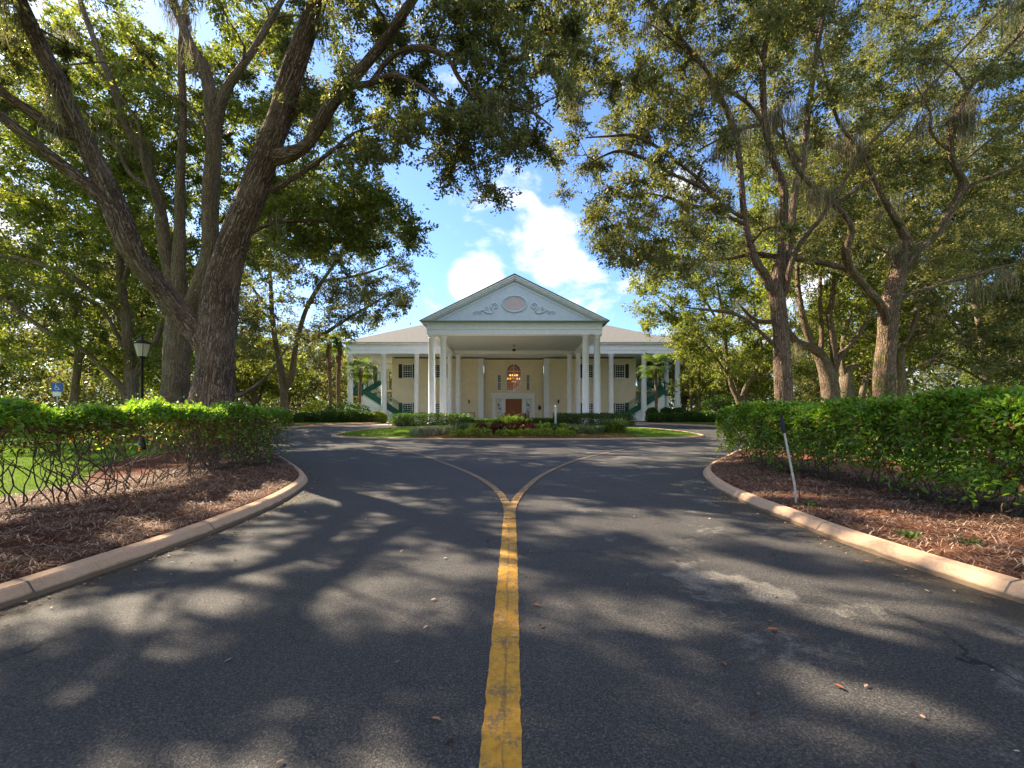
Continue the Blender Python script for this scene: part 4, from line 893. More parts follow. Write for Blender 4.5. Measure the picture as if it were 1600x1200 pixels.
# end galleries: upper floor, arch wall, rails
def rail(mb, a, b, h=.95, gap=.17, base=.1):
    a = Vector(a); b = Vector(b); n = max(2, int((b-a).length/gap))
    mb.bar(a+Vector((0,0,h)), b+Vector((0,0,h)), .07, .05); mb.bar(a+Vector((0,0,base)), b+Vector((0,0,base)), .05, .04)
    for i in range(n+1):
        p = a.lerp(b, i/n); w = .06 if i in (0, n) else .022
        mb.bar(p+Vector((0,0,0 if i in (0, n) else base)), p+Vector((0,0,h+.04 if i in (0, n) else h)), w)
for s in (-1, 1):
    f = MB(); f.box(*sorted((s*13.95, s*17.1)), 6.3, 15, 3.55, 3.8); gf = part(f, 'gallery_floor', M['cream'])
    r = MB(); rail(r, (s*14.0, 6.35, 3.8), (s*17.05, 6.35, 3.8)); part(r, 'railing', M['iron'], gf)
    f = MB(); wall_face(f, *sorted((s*13.95, s*17.05)), 3.8, 7.3, 9.2, [(min(s*14.5, s*16.4), max(s*14.5, s*16.4), 3.8, 6.6)], .2); part(f, 'arch_wall', M['white'])
    # stairs: two flights with a landing, solid white below, green stringer and rails
    st = MB(); n = 20
    def px_(k): return s*(11.6+(16.4-11.6)*k/n)
    for k in range(n): st.box(*sorted((px_(k), px_(k+1))), .75, 2.1, -.05, .02+k*.16+.16)
    st.box(*sorted((s*16.4, s*17.3)), .75, 3.3, 3.08, 3.22)
    sc = part(st, 'staircase', M['white'])
    g_ = MB()
    for y_ in (.70, 2.15):
        g_.bar((s*11.4, y_, .10), (s*16.5, y_, 3.42), .07, .42)
    g_.box(*sorted((s*16.35, s*17.3)), .66, .745, 2.86, 3.3)
    g_.bar((s*16.9, 2.4, 3.35), (s*15.0, 2.4, 4.5), .07, .42); g_.bar((s*16.9, 3.25, 3.35), (s*15.0, 3.25, 4.5), .07, .42)
    part(g_, 'stringer', M['green'], sc)
    r = MB(); rail(r, (s*11.4, .70, .22), (s*16.4, .70, 3.5), 1.0, .15); rail(r, (s*16.4, .70, 3.3), (s*17.3, .70, 3.3), 1.0, .15); rail(r, (s*11.4, 2.15, .22), (s*16.4, 2.15, 3.5), 1.0, .15)
    rail(r, (s*16.9, 2.4, 3.5), (s*15.0, 2.4, 4.6), 1.0, .15); rail(r, (s*17.25, .7, 3.3), (s*17.25, 3.3, 3.3), 1.0, .15)
    r.box(*sorted((s*11.28, s*11.42)), .6, .78, 0, 1.35); r.box(*sorted((s*13.9, s*14.06)), .59, .79, 1.3, 3.0)
    part(r, 'railing', M['green'], sc)
    r = MB(); rail(r, (s*4.2, .0, 0), (s*5.6, .0, 0), 1.0, .13); rail(r, (s*6.6, -.1, 0), (s*10.0, -.1, 0), 1.0, .13); rail(r, (s*10.8, .1, 0), (s*11.25, .1, 0), 1.0, .13); part(r, 'railing', M['iron'])
    r = MB(); r.box(*sorted((s*5.02, s*5.16)), WY-.2, WY-.002, 2.1, 2.5); part(r, 'wall_lantern', M['iron'])
f = MB(); f.box(-6.3, 6.3, -.9, WY-.11, -.2, -.06); part(f, 'porch_floor', M['pave'])
for s in (-1, 1): f = MB(); f.box(*sorted((s*6.31, s*18)), -.9, 15, -.2, -.04); part(f, 'porch_floor', M['pave'])

# things fixed to or hung from the house
q = empty('wall_plaque', (HX+3.0, HY+W2, HZ0+1.6), 'dark green oval plaque on the entrance wall right of the door', 'plaque')
f = MB(); f.prism([(.2*math.cos(a_), .27*math.sin(a_)+(.04 if math.sin(a_) > .9 else 0)) for a_ in np.linspace(0, 2*PI, 24)[:-1]], -.04, -.003); pl = f.build('plate', M['shutter'], q)
f = MB(); f.tube([(.17*math.cos(a_), -.045, .23*math.sin(a_)) for a_ in np.linspace(0, 2*PI, 24)], .008, 5); f.build('rim', M['green'], q)
q = empty('wall_notice', (HX+3.0, HY+W2, HZ0+.98), 'small white notice under the green plaque', 'notice')
MB().box(-.15, .15, -.02, -.003, -.12, .12).build('board', M['signwhite'], q); MB().box(-.11, .11, -.026, -.021, .0, .07).build('heading', M['soffit'], q)
q = empty('ceiling_lamp', (HX, HY-4.2, HZ0+7.62), 'small black lamp hanging under the middle of the porte cochere ceiling', 'lamp')
MB().lathe([(.10, -.06), (.10, -.003)], n=12).lathe([(.012, -.35), (.012, -.06)], n=6).build('rod', M['iron'], q); MB().lathe([(.02, -.62), (.16, -.58), (.19, -.42), (.05, -.36)], n=12).build('shade', M['iron'], q)
q = empty('chandelier', (HX, HY+W2+1.6, HZ0+5.15), 'lit golden chandelier seen through the arched window', 'chandelier')
f = MB().lathe([(.02, -.6), (.09, -.5), (.04, -.3), (.1, 0), (.03, .3), (.02, 1.9)], n=10)
cand = []
for k in range(20):
    a_ = 2*PI*k/20; R_1 = .72 if k % 2 else .46; z = -.12 if k % 2 else .30
    f.tube([(0, 0, z-.15), (R_1*.5*math.cos(a_), R_1*.5*math.sin(a_), z-.3), (R_1*math.cos(a_), R_1*math.sin(a_), z-.05)], .018, 5); cand.append((R_1*math.cos(a_), R_1*math.sin(a_), z))
f.build('frame', M['brass'], q)
for x, y, z in cand: MB().lathe([(.02, z-.03), (.05, z+.03), (.055, z+.08), (.02, z+.17)], x, y, 8).build('bulb', M['bulb'], q)

pl_ = bpy.data.lights.new('chandelier_glow', 'POINT'); pl_.energy = 13; pl_.color = (1, .58, .22); pl_.shadow_soft_size = .25
po = bpy.data.objects.new('chandelier_glow', pl_); col.objects.link(po); po.location = (HX, HY+W2+1.6, HZ0+4.6)

# ================================================================== PLANTS
def leafy(name, label, cat, loc, pts, dirs, size, asp, mat, n_tint=30, stems=None, group=None, fold=True, up=.7, jit=.8, brown=None):
    root = empty(name, loc, label, cat, group)
    v, f = leaves(pts, dirs, size, asp, fold, up, jit)
    tint = np.clip(.5+.28*np.sin(pts[:, 0]*4.3+pts[:, 2]*5)*np.sin(pts[:, 1]*3.7+1)+rng.normal(size=len(pts))*.15, 0, 1)
    if brown is not None: tint[brown] = 2
    mesh('foliage', v-np.array(loc), f, mat, root, attrs={'tint': ('FACE', 'FLOAT', np.repeat(tint, len(f)//len(pts)))})
    if stems:
        mb_v = []; mb_f = []; n = 0
        for P, R in stems:
            a_, b_, _ = tube_arrays(np.array(P), np.array(R), 5); mb_v.append(a_); mb_f.append(b_+n); n += len(a_)
        mesh('stems', np.concatenate(mb_v)-np.array(loc), np.concatenate(mb_f), M['stem'], root, True)
    return root
def twisty(base, top, n_fork, lean, r0=.013):
    """crooked hedge stems: list of (points, radii)"""
    out = []; todo = [(np.array(base), A(*rng.normal(size=2)*lean, 1), r0, 0)]
    while todo:
        p, d, r, lvl = todo.pop(); P = [p]; d = d/np.linalg.norm(d)
        for k in range(rng.integers(4, 8)):
            d = d+A(*rng.normal(size=2)*.34, rng.normal()*.2+.14); d /= np.linalg.norm(d); d[2] = max(d[2], .25)
            p = p+d*rng.uniform(.09, .16); P.append(p)
            if p[2] > top: break
            if lvl < n_fork and rng.random() < .33: todo.append((p, d+A(*rng.normal(size=2)*.9, 0), r*.75, lvl+1))
        if len(P) > 2:
            out.append((catmull(np.array(P), .05), None)); m = len(out[-1][0]); out[-1] = (out[-1][0], np.linspace(r, r*.6, m))
    return out
def hedge(label, xc, y0, y1, halfw, zlow, ztop, n, size, plants, sparse):
    """clipped hedge along the drive. zlow(y), ztop(y): lower and upper leaf limits"""
    y = rng.uniform(y0, y1, n); u = rng.random(n); x = rng.uniform(-1, 1, n)
    zl, zt = zlow(y), ztop(y)
    kind = rng.random(n)
    z = np.where(kind < .42, zt-np.abs(rng.normal(size=n))*.05, zt-(zt-zl)*np.abs(rng.normal(size=n))**1.2*.55)
    side = (kind > .42) & (rng.random(n) < .7)
    xx = np.where(side, np.sign(x)*(1-np.abs(rng.normal(size=n))*.12), x)*halfw
    edge = np.clip((zt-z)/.24, 0, 1)**.5; xx *= .72+.28*edge; z -= .10*np.abs(xx/halfw)**3*(zt-z < .2)
    xcur = xc(y)
    xx += .05*np.sin(y*3.3)+.04*np.sin(y*7.9+2)
    bmp = .045*np.sin(y*2.7+xx*3)+.04*np.sin(y*6.1+xx*5); z += bmp; xx += bmp*np.sign(xx)*.8
    ok = z > zl-rng.random(n)*.25
    # gaps where the leaves thin out low down
    z += np.where(rng.random(n) < .05, np.abs(rng.normal(size=n))*.06, 0)
    gap = np.sin(y*2.1+z*3.7)+np.sin(y*5.3-z*6.1+xx*4); ok &= ~((gap > .35) & (z < zt-.22) & (rng.random(n) < sparse))
    P = np.stack([xcur+xx, y, z], 1)[ok]
    # rounded far end
    dd = np.clip(P[:, 1]-(y1-halfw), 0, None); P = P[(np.abs(P[:, 0]-xc(P[:, 1]))**2+dd**2 < (halfw*1.12)**2)]
    D = np.stack([np.sign(P[:, 0]-xc(P[:, 1]))*.45, rng.normal(size=len(P))*.5, np.where(P[:, 2] > ztop(P[:, 1])-.12, .55, -.05)], 1)
    st = []
    for yy in np.linspace(y0, y1-.25, plants):
        for k in range(rng.integers(3, 6)):
            b = A(float(xc(yy))+rng.normal()*.16, yy+rng.normal()*.12, .12)
            st += [(P_[keep], R_[keep]) for P_, R_ in twisty(b, float(ztop(yy))-.12, 3, .55, .0105) for keep in [(np.abs(P_[:, 0]-xc(P_[:, 1])) < halfw*(.55+.3*(P_[:, 2] < .8))) & (P_[:, 1] < y1-.3)] if keep.sum() > 4]
    brown = (P[:, 2] < ztop(P[:, 1])-.2) & (rng.random(len(P)) < .14+.4*(sparse > .6))
    return leafy('hedge', label, 'hedge', (float(xc(y0)), y0, .13), P, D, size, .5, M['hedge'], stems=st, brown=brown)
hedge('clipped hedge on the left with bare crooked stems under a thin leafy top', lambda y: -5.93+0*y-.10*np.clip(y-10, 0, 2), .2, 12.0, .52,
      lambda y: np.where(y < 7.6, .98+.08*np.sin(y*2.3), .98+.08*np.sin(y*2.3)-.55*smooth((y-7.6)/2.2)), lambda y: 1.41+.03*np.sin(y*.9), 54000, .07, 40, .75)
hedge('dense glossy hedge on the right, leafy almost to the mulch', lambda y: 5.72+.0*y+.03*np.clip(y-9, 0, 3)**2, .2, 12.5, .55,
      lambda y: .52+.12*np.sin(y*1.9), lambda y: 1.47-.02*smooth((y-6)/6)+.04*np.sin(y*1.3), 125000, .072, 24, .45)
# a few taller sprigs on the right hedge top are part of its foliage; mulch dressing
def scatter_straw(side, n):
    y = rng.uniform(1.5, 13, n)**1.0; Kx = np.interp(y, (dKL if side < 0 else dKR)[:150, 1], (inL if side < 0 else inR)[:150, 0]); Tx = side*7.0
    t = rng.random(n); x = Kx+side*.03+(Tx-Kx)*t
    z = bedz(x, y, t)+.012; a_ = rng.uniform(0, PI, n); L = rng.uniform(.02, .085, n)
    d = np.stack([np.cos(a_)*L, np.sin(a_)*L, rng.normal(size=n)*.012], 1); s = np.stack([-np.sin(a_), np.cos(a_), 0*a_], 1)*rng.uniform(.0012, .0035, n)[:, None]
    c = np.stack([x, y, z+np.abs(rng.normal(size=n))*.012], 1); b = np.stack([0*a_, 0*a_, np.abs(rng.normal(size=n))*.012], 1)
    V = np.stack([c-d-s, c-d+s, c+b+s*1.2, c+b-s*1.2, c+d+s*.6, c+d-s*.6], 1).reshape(-1, 3); i = np.arange(n)[:, None]*6
    return V, np.concatenate([i+np.array([[0, 1, 2, 3]]), i+np.array([[3, 2, 4, 5]])], 1).reshape(-1, 4)
for s in (-1, 1):
    v, f = scatter_straw(s, 62000); tag(mesh('pine_straw', v, f, M['straw']), 'loose brown straw and twigs covering the %s mulch bed' % ('left' if s < 0 else 'right'), 'mulch', kind='stuff')
# grass blades
def blades(P, h, w=.008):
    n = len(P); a_ = rng.uniform(0, 2*PI, n); s = np.stack([np.cos(a_), np.sin(a_), 0*a_], 1)*w; H_ = h*rng.uniform(.5, 1.2, n)
    t = np.stack([rng.normal(size=n)*.35*H_, rng.normal(size=n)*.35*H_, H_], 1)
    V = np.stack([P-s, P+s, P+t], 1).reshape(-1, 3); return V, np.arange(3*n).reshape(n, 3)
n = 60000; x = rng.uniform(-9.6, 10.2, n); y = rng.uniform(22, 33.5, n); r = island_r(x, y); ok = r < .96; x, y, r = x[ok], y[ok], r[ok]
v, f = blades(np.stack([x, y, isz(x, y, r)-.005], 1), .07, .012); tag(mesh('grass', v, f, M['blade']), 'short bright turf of the island in front of the house', 'grass', kind='stuff')
n = 110000; x = -rng.uniform(6.95, 20, n); y = rng.uniform(3, 17.5, n); ok = x < np.interp(y, dTL[:190, 1], dTL[:190, 0])-.05; x, y = x[ok], y[ok]
v, f = blades(np.stack([x, y, gz(y)+.145+0*x], 1), .06, .006); tag(mesh('grass', v, f, M['blade']), 'sunlit turf seen through the bare stems of the left hedge', 'grass', kind='stuff')
n = 40000; x = rng.uniform(7.2, 15, n); y = rng.uniform(3, 9, n)
v, f = blades(np.stack([x, y, gz(y)+.145+0*x], 1), .06, .006); tag(mesh('grass', v, f, M['blade']), 'turf behind the right hedge', 'grass', kind='stuff')

def shrub_pts(c, r, n, box=False):
    u = rng.normal(size=(n, 3)); u /= np.linalg.norm(u, axis=1)[:, None]
    if box:
        u = rng.uniform(-1, 1, (n, 3)); m_ = rng.integers(0, 3, n); face = rng.random(n) < .8; u[np.arange(n)[face], m_[face]] = np.sign(u[np.arange(n)[face], m_[face]]); u *= (1-.12*(np.sort(np.abs(u), 1)[:, 1:2]**6))
    k = 1-np.abs(rng.normal(size=n))*.2
    k *= 1+.07*np.sin(u[:, 0]*9+c[0])*np.sin(u[:, 1]*8+u[:, 2]*7)
    P = np.array(c)+u*np.array(r)*k[:, None]; ok = P[:, 2] > c[2]-r[2]*.96
    return P[ok], (u/np.linalg.norm(u, axis=1)[:, None])[ok]
def shrub(label, c, r, n, size, mat, cat='shrub', name='shrub', box=False, group=None, asp=.5):
    P, D = shrub_pts(c, r, n, box)
    st = [(np.array([[c[0]+rng.normal()*r[0]*.3, c[1]+rng.normal()*r[1]*.2, c[2]-r[2]], [c[0]+rng.normal()*r[0]*.5, c[1], c[2]+r[2]*.3], [c[0]+rng.normal()*r[0]*.7, c[1]+rng.normal()*r[1]*.3, c[2]+r[2]*.8]]), np.array([.025, .018, .008])) for _ in range(7)]
    return leafy(name, label, cat, (c[0], c[1], c[2]-r[2]), P, D, size, asp, mat, stems=st, group=group)
def xat(px, D): return (px-800)/F*D
g0 = lambda y: float(gz(y))
# hedges on the back of the island
D = 33.4; shrub('low clipped hedge on the island left of the entrance', (xat(674, D), D, isl(-5, D)+.36), (xat(862, D)-xat(800, D), .75, .46), 15000, .10, M['shrub'], 'hedge', 'hedge', True)
D = 33.2; shrub('low clipped hedge on the island right of the entrance', (xat(927, D), D, isl(5, D)+.36), (xat(862, D)-xat(800, D), .8, .46), 15000, .10, M['shrub'], 'hedge', 'hedge', True)
D = 33.6; shrub('darkest low strip of hedge left of the spiky mound', (xat(758, D), D, isl(-2, D)+.15), (xat(826, D)-xat(800, D), .5, .26), 7000, .10, M['shrub'], 'hedge', 'hedge', True)
D = 33.0; shrub('low loose strip of hedge right of the spiky mound', (xat(845, D), D, isl(2, D)+.18), (xat(824, D)-xat(800, D), .5, .28), 7000, .10, M['shrub'], 'hedge', 'hedge', True)
# far verges
for i, (px, D, rx, rz, m, lab) in enumerate([(475, 39, 1.3, .5, 'shrub', 'leftmost shrub in the row below the palms'), (500, 39, 1.2, .55, 'shrub', 'second shrub from the left below the palms'), (525, 39.5, 1.2, .62, 'shrub', 'rounded shrub at the foot of the two shaggy palms'), (549, 39.5, 1.1, .68, 'shrub', 'fullest shrub in front of the left gallery columns'), (570, 40, 1.0, .55, 'shrub', 'shrub between the short palm and the yellow bush'),
                                         (591, 40.3, .75, .55, 'ylw', 'bright yellow green bush beside the left stairs'), (543, 42, 2.2, 1.0, 'shrub', 'tall loose shrub behind the row at the left gallery'), (497, 43, 1.6, 1.15, 'ylw', 'tall light green shrub left of the palms')]):
    shrub(lab, (xat(px, D), D, g0(D)+rz*.9), (rx, .7, rz), 5000, .12, M[m], group='shrubs along the left verge')
for i, (px, D, rx, rz, z, m, lab) in enumerate([(1030, 40.5, 1.2, .5, 0, 'shrub', 'clipped shrub nearest the right stairs'), (1056, 40.5, 1.2, .5, 0, 'shrub', 'middle clipped shrub of the row by the right gallery'), (1082, 40.2, 1.2, .55, 0, 'shrub', 'third clipped shrub of the row by the right gallery'), (1106, 40, 1.2, .6, 0, 'shrub', 'last clipped shrub of the row, half behind the right hedge'),
                                             (1019, 42.3, .5, .5, .75, 'shrub', 'leftmost clipped ball behind the right row'), (1041, 42.3, .5, .5, .8, 'shrub', 'middle clipped ball behind the right row'), (1059, 42.3, .5, .5, .75, 'shrub', 'rightmost clipped ball behind the right row'), (1092, 43, .9, .7, .3, 'ylw', 'light green bush below the slim pines'), (1125, 44, 2.0, 1.3, .2, 'shrub', 'dark bush to the right of the slim pines')]):
    shrub(lab, (xat(px, D), D, g0(D)+rz*.9+z*.6), (rx, .7, rz), 5000, .12, M[m], group='shrubs along the right verge')
# tufts and bedding on the island
def tuft(label, x, y, h, rad, n, mat, name='grass_clump', cat='grass clump', w=.02, group=None, z=None, droop=.5):
    z = isl(x, y) if z is None else z
    a_ = rng.uniform(0, 2*PI, n); o = rng.random(n)**.5*rad*.75; ln = h*rng.uniform(.7, 1.15, n); sp = rad*rng.uniform(.2, 1.1, n)
    d = np.stack([np.cos(a_), np.sin(a_)], 1); s = np.stack([-d[:, 1], d[:, 0], 0*a_], 1)*w*.5
    p0 = np.column_stack([d*o[:, None], 0*a_]); p1 = np.column_stack([d*(o+sp*.25)[:, None], ln*.7]); p2 = np.column_stack([d*(o+sp*.7)[:, None], ln*(1-droop*rng.random(n)*.8)])
    V = np.stack([p0-s, p0+s, p1+s, p1-s, p2], 1).reshape(-1, 3); i = np.arange(n)[:, None]*5
    root = empty(name, (x, y, z), label, cat, group)
    mesh_mixed('blades', V, (i+np.array([[0, 1, 2, 3]])), (i+np.array([[3, 2, 4]])), M[mat], root, None)
    tt = np.clip(rng.normal(.5, .25, n), 0, 1); me = root.children[0].data; at_ = me.attributes.new('tint', 'FLOAT', 'FACE'); at_.data.foreach_set('value', np.concatenate([tt, tt]).astype(np.float32))
    return root
tuft('spiky mound of arching green leaves before the front door', xat(799, 33.4), 33.4, .85, 1.1, 420, 'palm', 'spiky_plant', 'plant', .05, droop=.9)
tuft('dark red spiky plant at the left of the front door', xat(791, 34.3), 34.3, 1.0, .5, 60, 'red', 'cordyline', 'plant', .05)
tuft('dark spiky plant at the right of the front door', xat(820, 34.3), 34.3, 1.0, .4, 60, 'red', 'cordyline', 'plant', .05)
tuft('dark red spiky plant beside the left portico columns', xat(708, 36.2), 36.2, 1.0, .5, 60, 'red', 'cordyline', 'plant', .05, z=.5)
tuft('dark red spiky plant beside the right portico columns', xat(900, 36.2), 36.2, 1.0, .5, 60, 'red', 'cordyline', 'plant', .05, z=.5)
tuft('biggest bright green strappy clump at the right end of the island bed', xat(958, 24.6), 24.6, .85, .9, 420, 'palm', 'strappy_clump', 'plant', .035, droop=.8)
vr = ['leftmost pale striped clump on the island bed', 'second pale striped clump from the left', 'third pale striped clump from the left', 'pale striped clump next to the bedding plants', 'low pale clump at the back of the striped row', 'last pale striped clump before the green edging']
for lab, (px, D) in zip(vr, ((650, 23.3), (664, 23.5), (677, 23.3), (690, 23.6), (672, 24.2), (702, 23.9))): tuft(lab, xat(px, D), D, .42, .45, 150, 'varieg', 'striped_clump', 'plant', .022, 'pale striped clumps on the island')
gr = ['grey green clump', 'dark tall blade clump']
for i, (px, D, h) in enumerate(((716, 24.6, .55), (732, 25, .5), (752, 25.2, .45), (775, 25.6, .4), (840, 25.5, .4), (858, 25.2, .45), (884, 24.2, .45), (897, 23.9, .45), (910, 23.7, .45), (922, 23.6, .45), (933, 23.8, .5), (903, 24.6, .5), (918, 24.6, .5), (890, 25.1, .45))):
    x = xat(px, D); tuft('grey green grass clump ' + ['behind the left bedding, leftmost', 'behind the left bedding, second', 'behind the left red plants', 'behind the middle red plants', 'left of the white bollard light', 'at the foot of the white bollard light', 'just right of the edging plants', 'second right of the edging plants', 'in the middle of the right grassy drift', 'fourth right of the edging plants', 'touching the big strappy clump', 'at the back of the right drift', 'behind and left of the big strappy clump', 'behind the bollard light'][i], x, D, h, .5, 170, 'grassy', 'grass_clump', 'grass clump', .018, 'grey green grass clumps on the island')
pos = ['at the left end of the edging row', 'second from the left in the edging row', 'third from the left in the edging row', 'fourth from the left in the edging row', 'fifth from the left in the edging row', 'sixth from the left in the edging row', 'left of the middle of the edging row', 'in the middle of the edging row', 'right of the middle of the edging row', 'tenth from the left in the edging row', 'seventh from the right in the edging row', 'sixth from the right in the edging row', 'fifth from the right in the edging row', 'fourth from the right in the edging row', 'third from the right in the edging row', 'second from the right in the edging row', 'at the right end of the edging row']
for i, lab in enumerate(pos):
    px = 710+i*(893-710)/16+rng.normal()*1.5; D = 22.75+.05*rng.normal(); x = xat(px, D); r = .20*rng.uniform(.75, 1.2)
    P, U = shrub_pts((x, D, isl(x, D)+r*.8), (r, r, r*.85), 260)
    leafy('edging_plant', 'small yellow green plant ' + lab, 'plant', (x, D, isl(x, D)), P, U, .085, .6, M['ylw'], group='yellow green edging plants on the island')
for i, (px, D, mm, lab) in enumerate(((742, 23.7, 'ylw', 'leftmost yellow green clump in the second bedding row'), (752, 23.5, 'red', 'leftmost dark red bedding plant'), (764, 23.8, 'ylw', 'yellow green clump between the two left red plants'), (775, 23.6, 'red', 'second dark red bedding plant from the left'), (787, 23.9, 'red', 'dark red bedding plant left of the middle'), (802, 23.6, 'red', 'middle dark red bedding plant'), (815, 23.8, 'red', 'dark red bedding plant right of the middle'), (828, 23.5, 'red', 'second dark red bedding plant from the right'), (843, 23.6, 'ylw', 'yellow green clump left of the bollard light'), (856, 23.7, 'ylw', 'yellow green clump before the bollard light'), (868, 23.6, 'shrub', 'dark green clump under the bollard light'), (880, 23.5, 'ylw', 'rightmost yellow green clump in the second bedding row'))):
    x = xat(px, D); P, U = shrub_pts((x, D, isl(x, D)+.24), (.3, .25, .26), 330); leafy('bedding_plant', lab, 'plant', (x, D, isl(x, D)), P, U, .12, .5, M[mm], group='bedding plants on the island')

for px, D, h, lab in ((1186, 8.1, .10, 'small green weed by the kerb bend on the right mulch bed'), (1268, 5.9, .12, 'leafy weed beside the leaning rod'), (1420, 4.4, .10, 'bright weed near the kerb in the right mulch bed'), (1512, 4.15, .12, 'spreading weed at the right of the mulch bed'), (1560, 4.9, .10, 'weed under the right hedge edge')):
    x = xat(px, D); t_ = float(np.clip((x-3.55)/3.5, 0, 1)); tuft(lab, x, D, h*.6, .13, 26, 'shrub', 'weed', 'weed', .022, 'weeds in the right mulch bed', z=.13, droop=.9)
# palms
def palm(label, px, D, ztop, r, nf, fl, skirt):
    x = xat(px, D); z0 = g0(D); root = empty('sabal_palm', (x, D, z0), label, 'palm', 'palms beside the house')
    h = ztop-z0; zz = np.linspace(-.1, h, 22); P = np.stack([.10*np.sin(zz*.7+px), 0*zz, zz], 1)
    v, f, _ = tube_arrays(P, r*(1+.12*np.cos(zz*9))*np.where(zz < .4, 1.2, 1), 10); mesh('trunk', v, f, M['palmtrunk'], root, True)
    b = MB()
    for k in range(int(skirt*38)):
        t = 1-rng.random()*skirt/h; a_ = rng.uniform(0, 2*PI); z = h*t; xo = .10*math.sin(z*.7+px); c, s_ = math.cos(a_), math.sin(a_)
        p0 = A(xo+c*r*.9, s_*r*.9, z); p1 = A(xo+c*(r+.16), s_*(r+.16), z+.28); sd = A(-s_, c, 0)*.06
        b.add([p0-sd, p0+sd, p1+sd*.5, p1-sd*.5], [(0, 1, 2, 3)])
    b.build('boots', M['boot'], root)
    cx = .10*math.sin(h*.7+px); V = []; 
    for k in range(nf):
        a_ = 2*PI*k*.382+rng.normal()*.2; el = rng.uniform(-.6, 1.2); d = A(math.cos(a_)*math.cos(el), math.sin(a_)*math.cos(el), math.sin(el)); L = fl*rng.uniform(.8, 1.1)
        stem = A(cx, 0, h)+d*L*.5; s_ = np.cross(d, A(0, 0, 1)); s_ /= np.linalg.norm(s_)+1e-6; nn = np.cross(s_, d)
        w0 = s_*.02; V.append(np.stack([A(cx, 0, h)-w0, A(cx, 0, h)+w0, stem+w0, stem-w0]))
        for j in range(17):
            t = -1.35+2.7*j/16; q = d*math.cos(t)+s_*math.sin(t); tip = stem+q*L*.58*(1-.25*abs(t))+A(0, 0, -.22*L*(.5+rng.random()*.6)); w = np.cross(q, nn); w = w/(np.linalg.norm(w)+1e-6)*.035
            mid = stem+q*L*.32+A(0, 0, -.02*L); V.append(np.stack([stem, mid+w, tip, mid-w]))
    V = np.concatenate(V); Fq = np.arange(len(V)).reshape(-1, 4); mesh('fronds', V, Fq, M['palm'], root, attrs={'tint': ('FACE', 'FLOAT', np.clip(rng.normal(.5, .25, len(Fq)), 0, 1))})
    return root
palm('left of the two shaggy palms at the house end', 515, 43, 7.9, .17, 30, 1.5, 3.4); palm('right of the two shaggy palms, taller and straighter', 530, 44, 8.2, .18, 30, 1.5, 3.0)
palm('short palm in front of the left gallery columns', 563, 44.5, 5.6, .15, 34, 1.8, 1.3); palm('palm in front of the right gallery stairs', 1024, 44.5, 6.1, .15, 34, 1.8, 1.3)
# slim pines
for px, D, lab in ((1079, 43.5, 'left of the two slim pale trunked trees right of the house'), (1091, 42.5, 'right of the two slim pale trunked trees right of the house')):
    x = xat(px, D); h = 9.5; tr = [catmull(np.array([[x, D, g0(D)-.1, .2], [x, D, g0(D)+.4, .16], [x+.1, D, g0(D)+4, .14], [x, D, g0(D)+h, .05]]), .4)]
    C = np.array([[x, D, g0(D)+2.7]])+rng.uniform(0, 1, (46, 3))*A(0, 0, 7)+rng.normal(size=(46, 3))*A(.85, .85, .2)
    oak('slender_tree', lab, 'tree', (x, D, g0(D)), tr, C, 150, .17, M['barkR'], M['oak2'], (.4, .8), 5, sides=(9, 4), twig=False)

# ================================================================== SMALL THINGS
lx, ly = xat(222, 15), 15.0; q = empty('street_lamp', (lx, ly, .1), 'black lamp post with a frosted tapered lantern, left of the pale oak', 'street lamp')
MB().lathe([(.11, -.1), (.11, .25), (.075, .3), (.06, .5), (.05, 1.0), (.04, 2.92), (.06, 2.95), (.04, 3.0), (.09, 3.05), (.10, 3.1)], n=14).build('post', M['iron'], q, True)
sh = MB().lathe([(.13, 3.105), (.215, 3.48), (.21, 3.5), (.02, 3.505)], n=8); sh.build('lantern', M['frost'], q)
MB().lathe([(.24, 3.507), (.25, 3.54), (.15, 3.62), (.05, 3.66), (.03, 3.74), (.045, 3.78), (.01, 3.82)], n=12).build('cap', M['iron'], q)
for k in range(4):
    a_ = PI/4+k*PI/2; MB().bar((.132*math.cos(a_), .132*math.sin(a_), 3.1), (.222*math.cos(a_), .222*math.sin(a_), 3.51), .016).build('rib', M['iron'], q)
# broken pole by the right kerb
q = empty('marker_pole', (3.83, 6.2, .1), 'leaning pale metal rod with a black cap in the right mulch bed', 'pole')
top = A(-.135, .12, 1.19)
f = MB(); f.tube([(0, 0, -.05), (-.02, .01, .25), (-.115, .1, 1.0)], np.array([.016, .016, .014]), 8); f.build('rod', M['steel'], q, True)
f = MB(); f.tube([(-.112, .098, .95), (-.126, .11, 1.08), (-.130, .115, 1.10), (-.138, .12, 1.2)], np.array([.026, .026, .021, .023]), 10); f.build('cap', M['blacktop'], q, True)
f = MB(); f.tube([(.06, .02, -.05), (.055, .03, .2), (.03, .06, .42)], .007, 6); f.build('prop', M['stem'], q, True)
# bollard light on the island
bx, by = xat(868, 26.4), 26.4; q = empty('bollard_light', (bx, by, isl(bx, by)), 'slim white bollard light among the island grasses', 'bollard light')
MB().lathe([(.055, -.05), (.055, .85), (.06, .86), (.06, .9)], n=12).build('post', M['white'], q, True)
f = MB().lathe([(.04, .9), (.04, 1.25)], n=10)
for k in range(4): f.lathe([(.07, .93+k*.085), (.075, .945+k*.085), (.045, .97+k*.085)], n=12)
f.lathe([(.08, 1.26), (.085, 1.3), (.05, 1.36), (.01, 1.38)], n=12); f.build('head', M['white'], q)
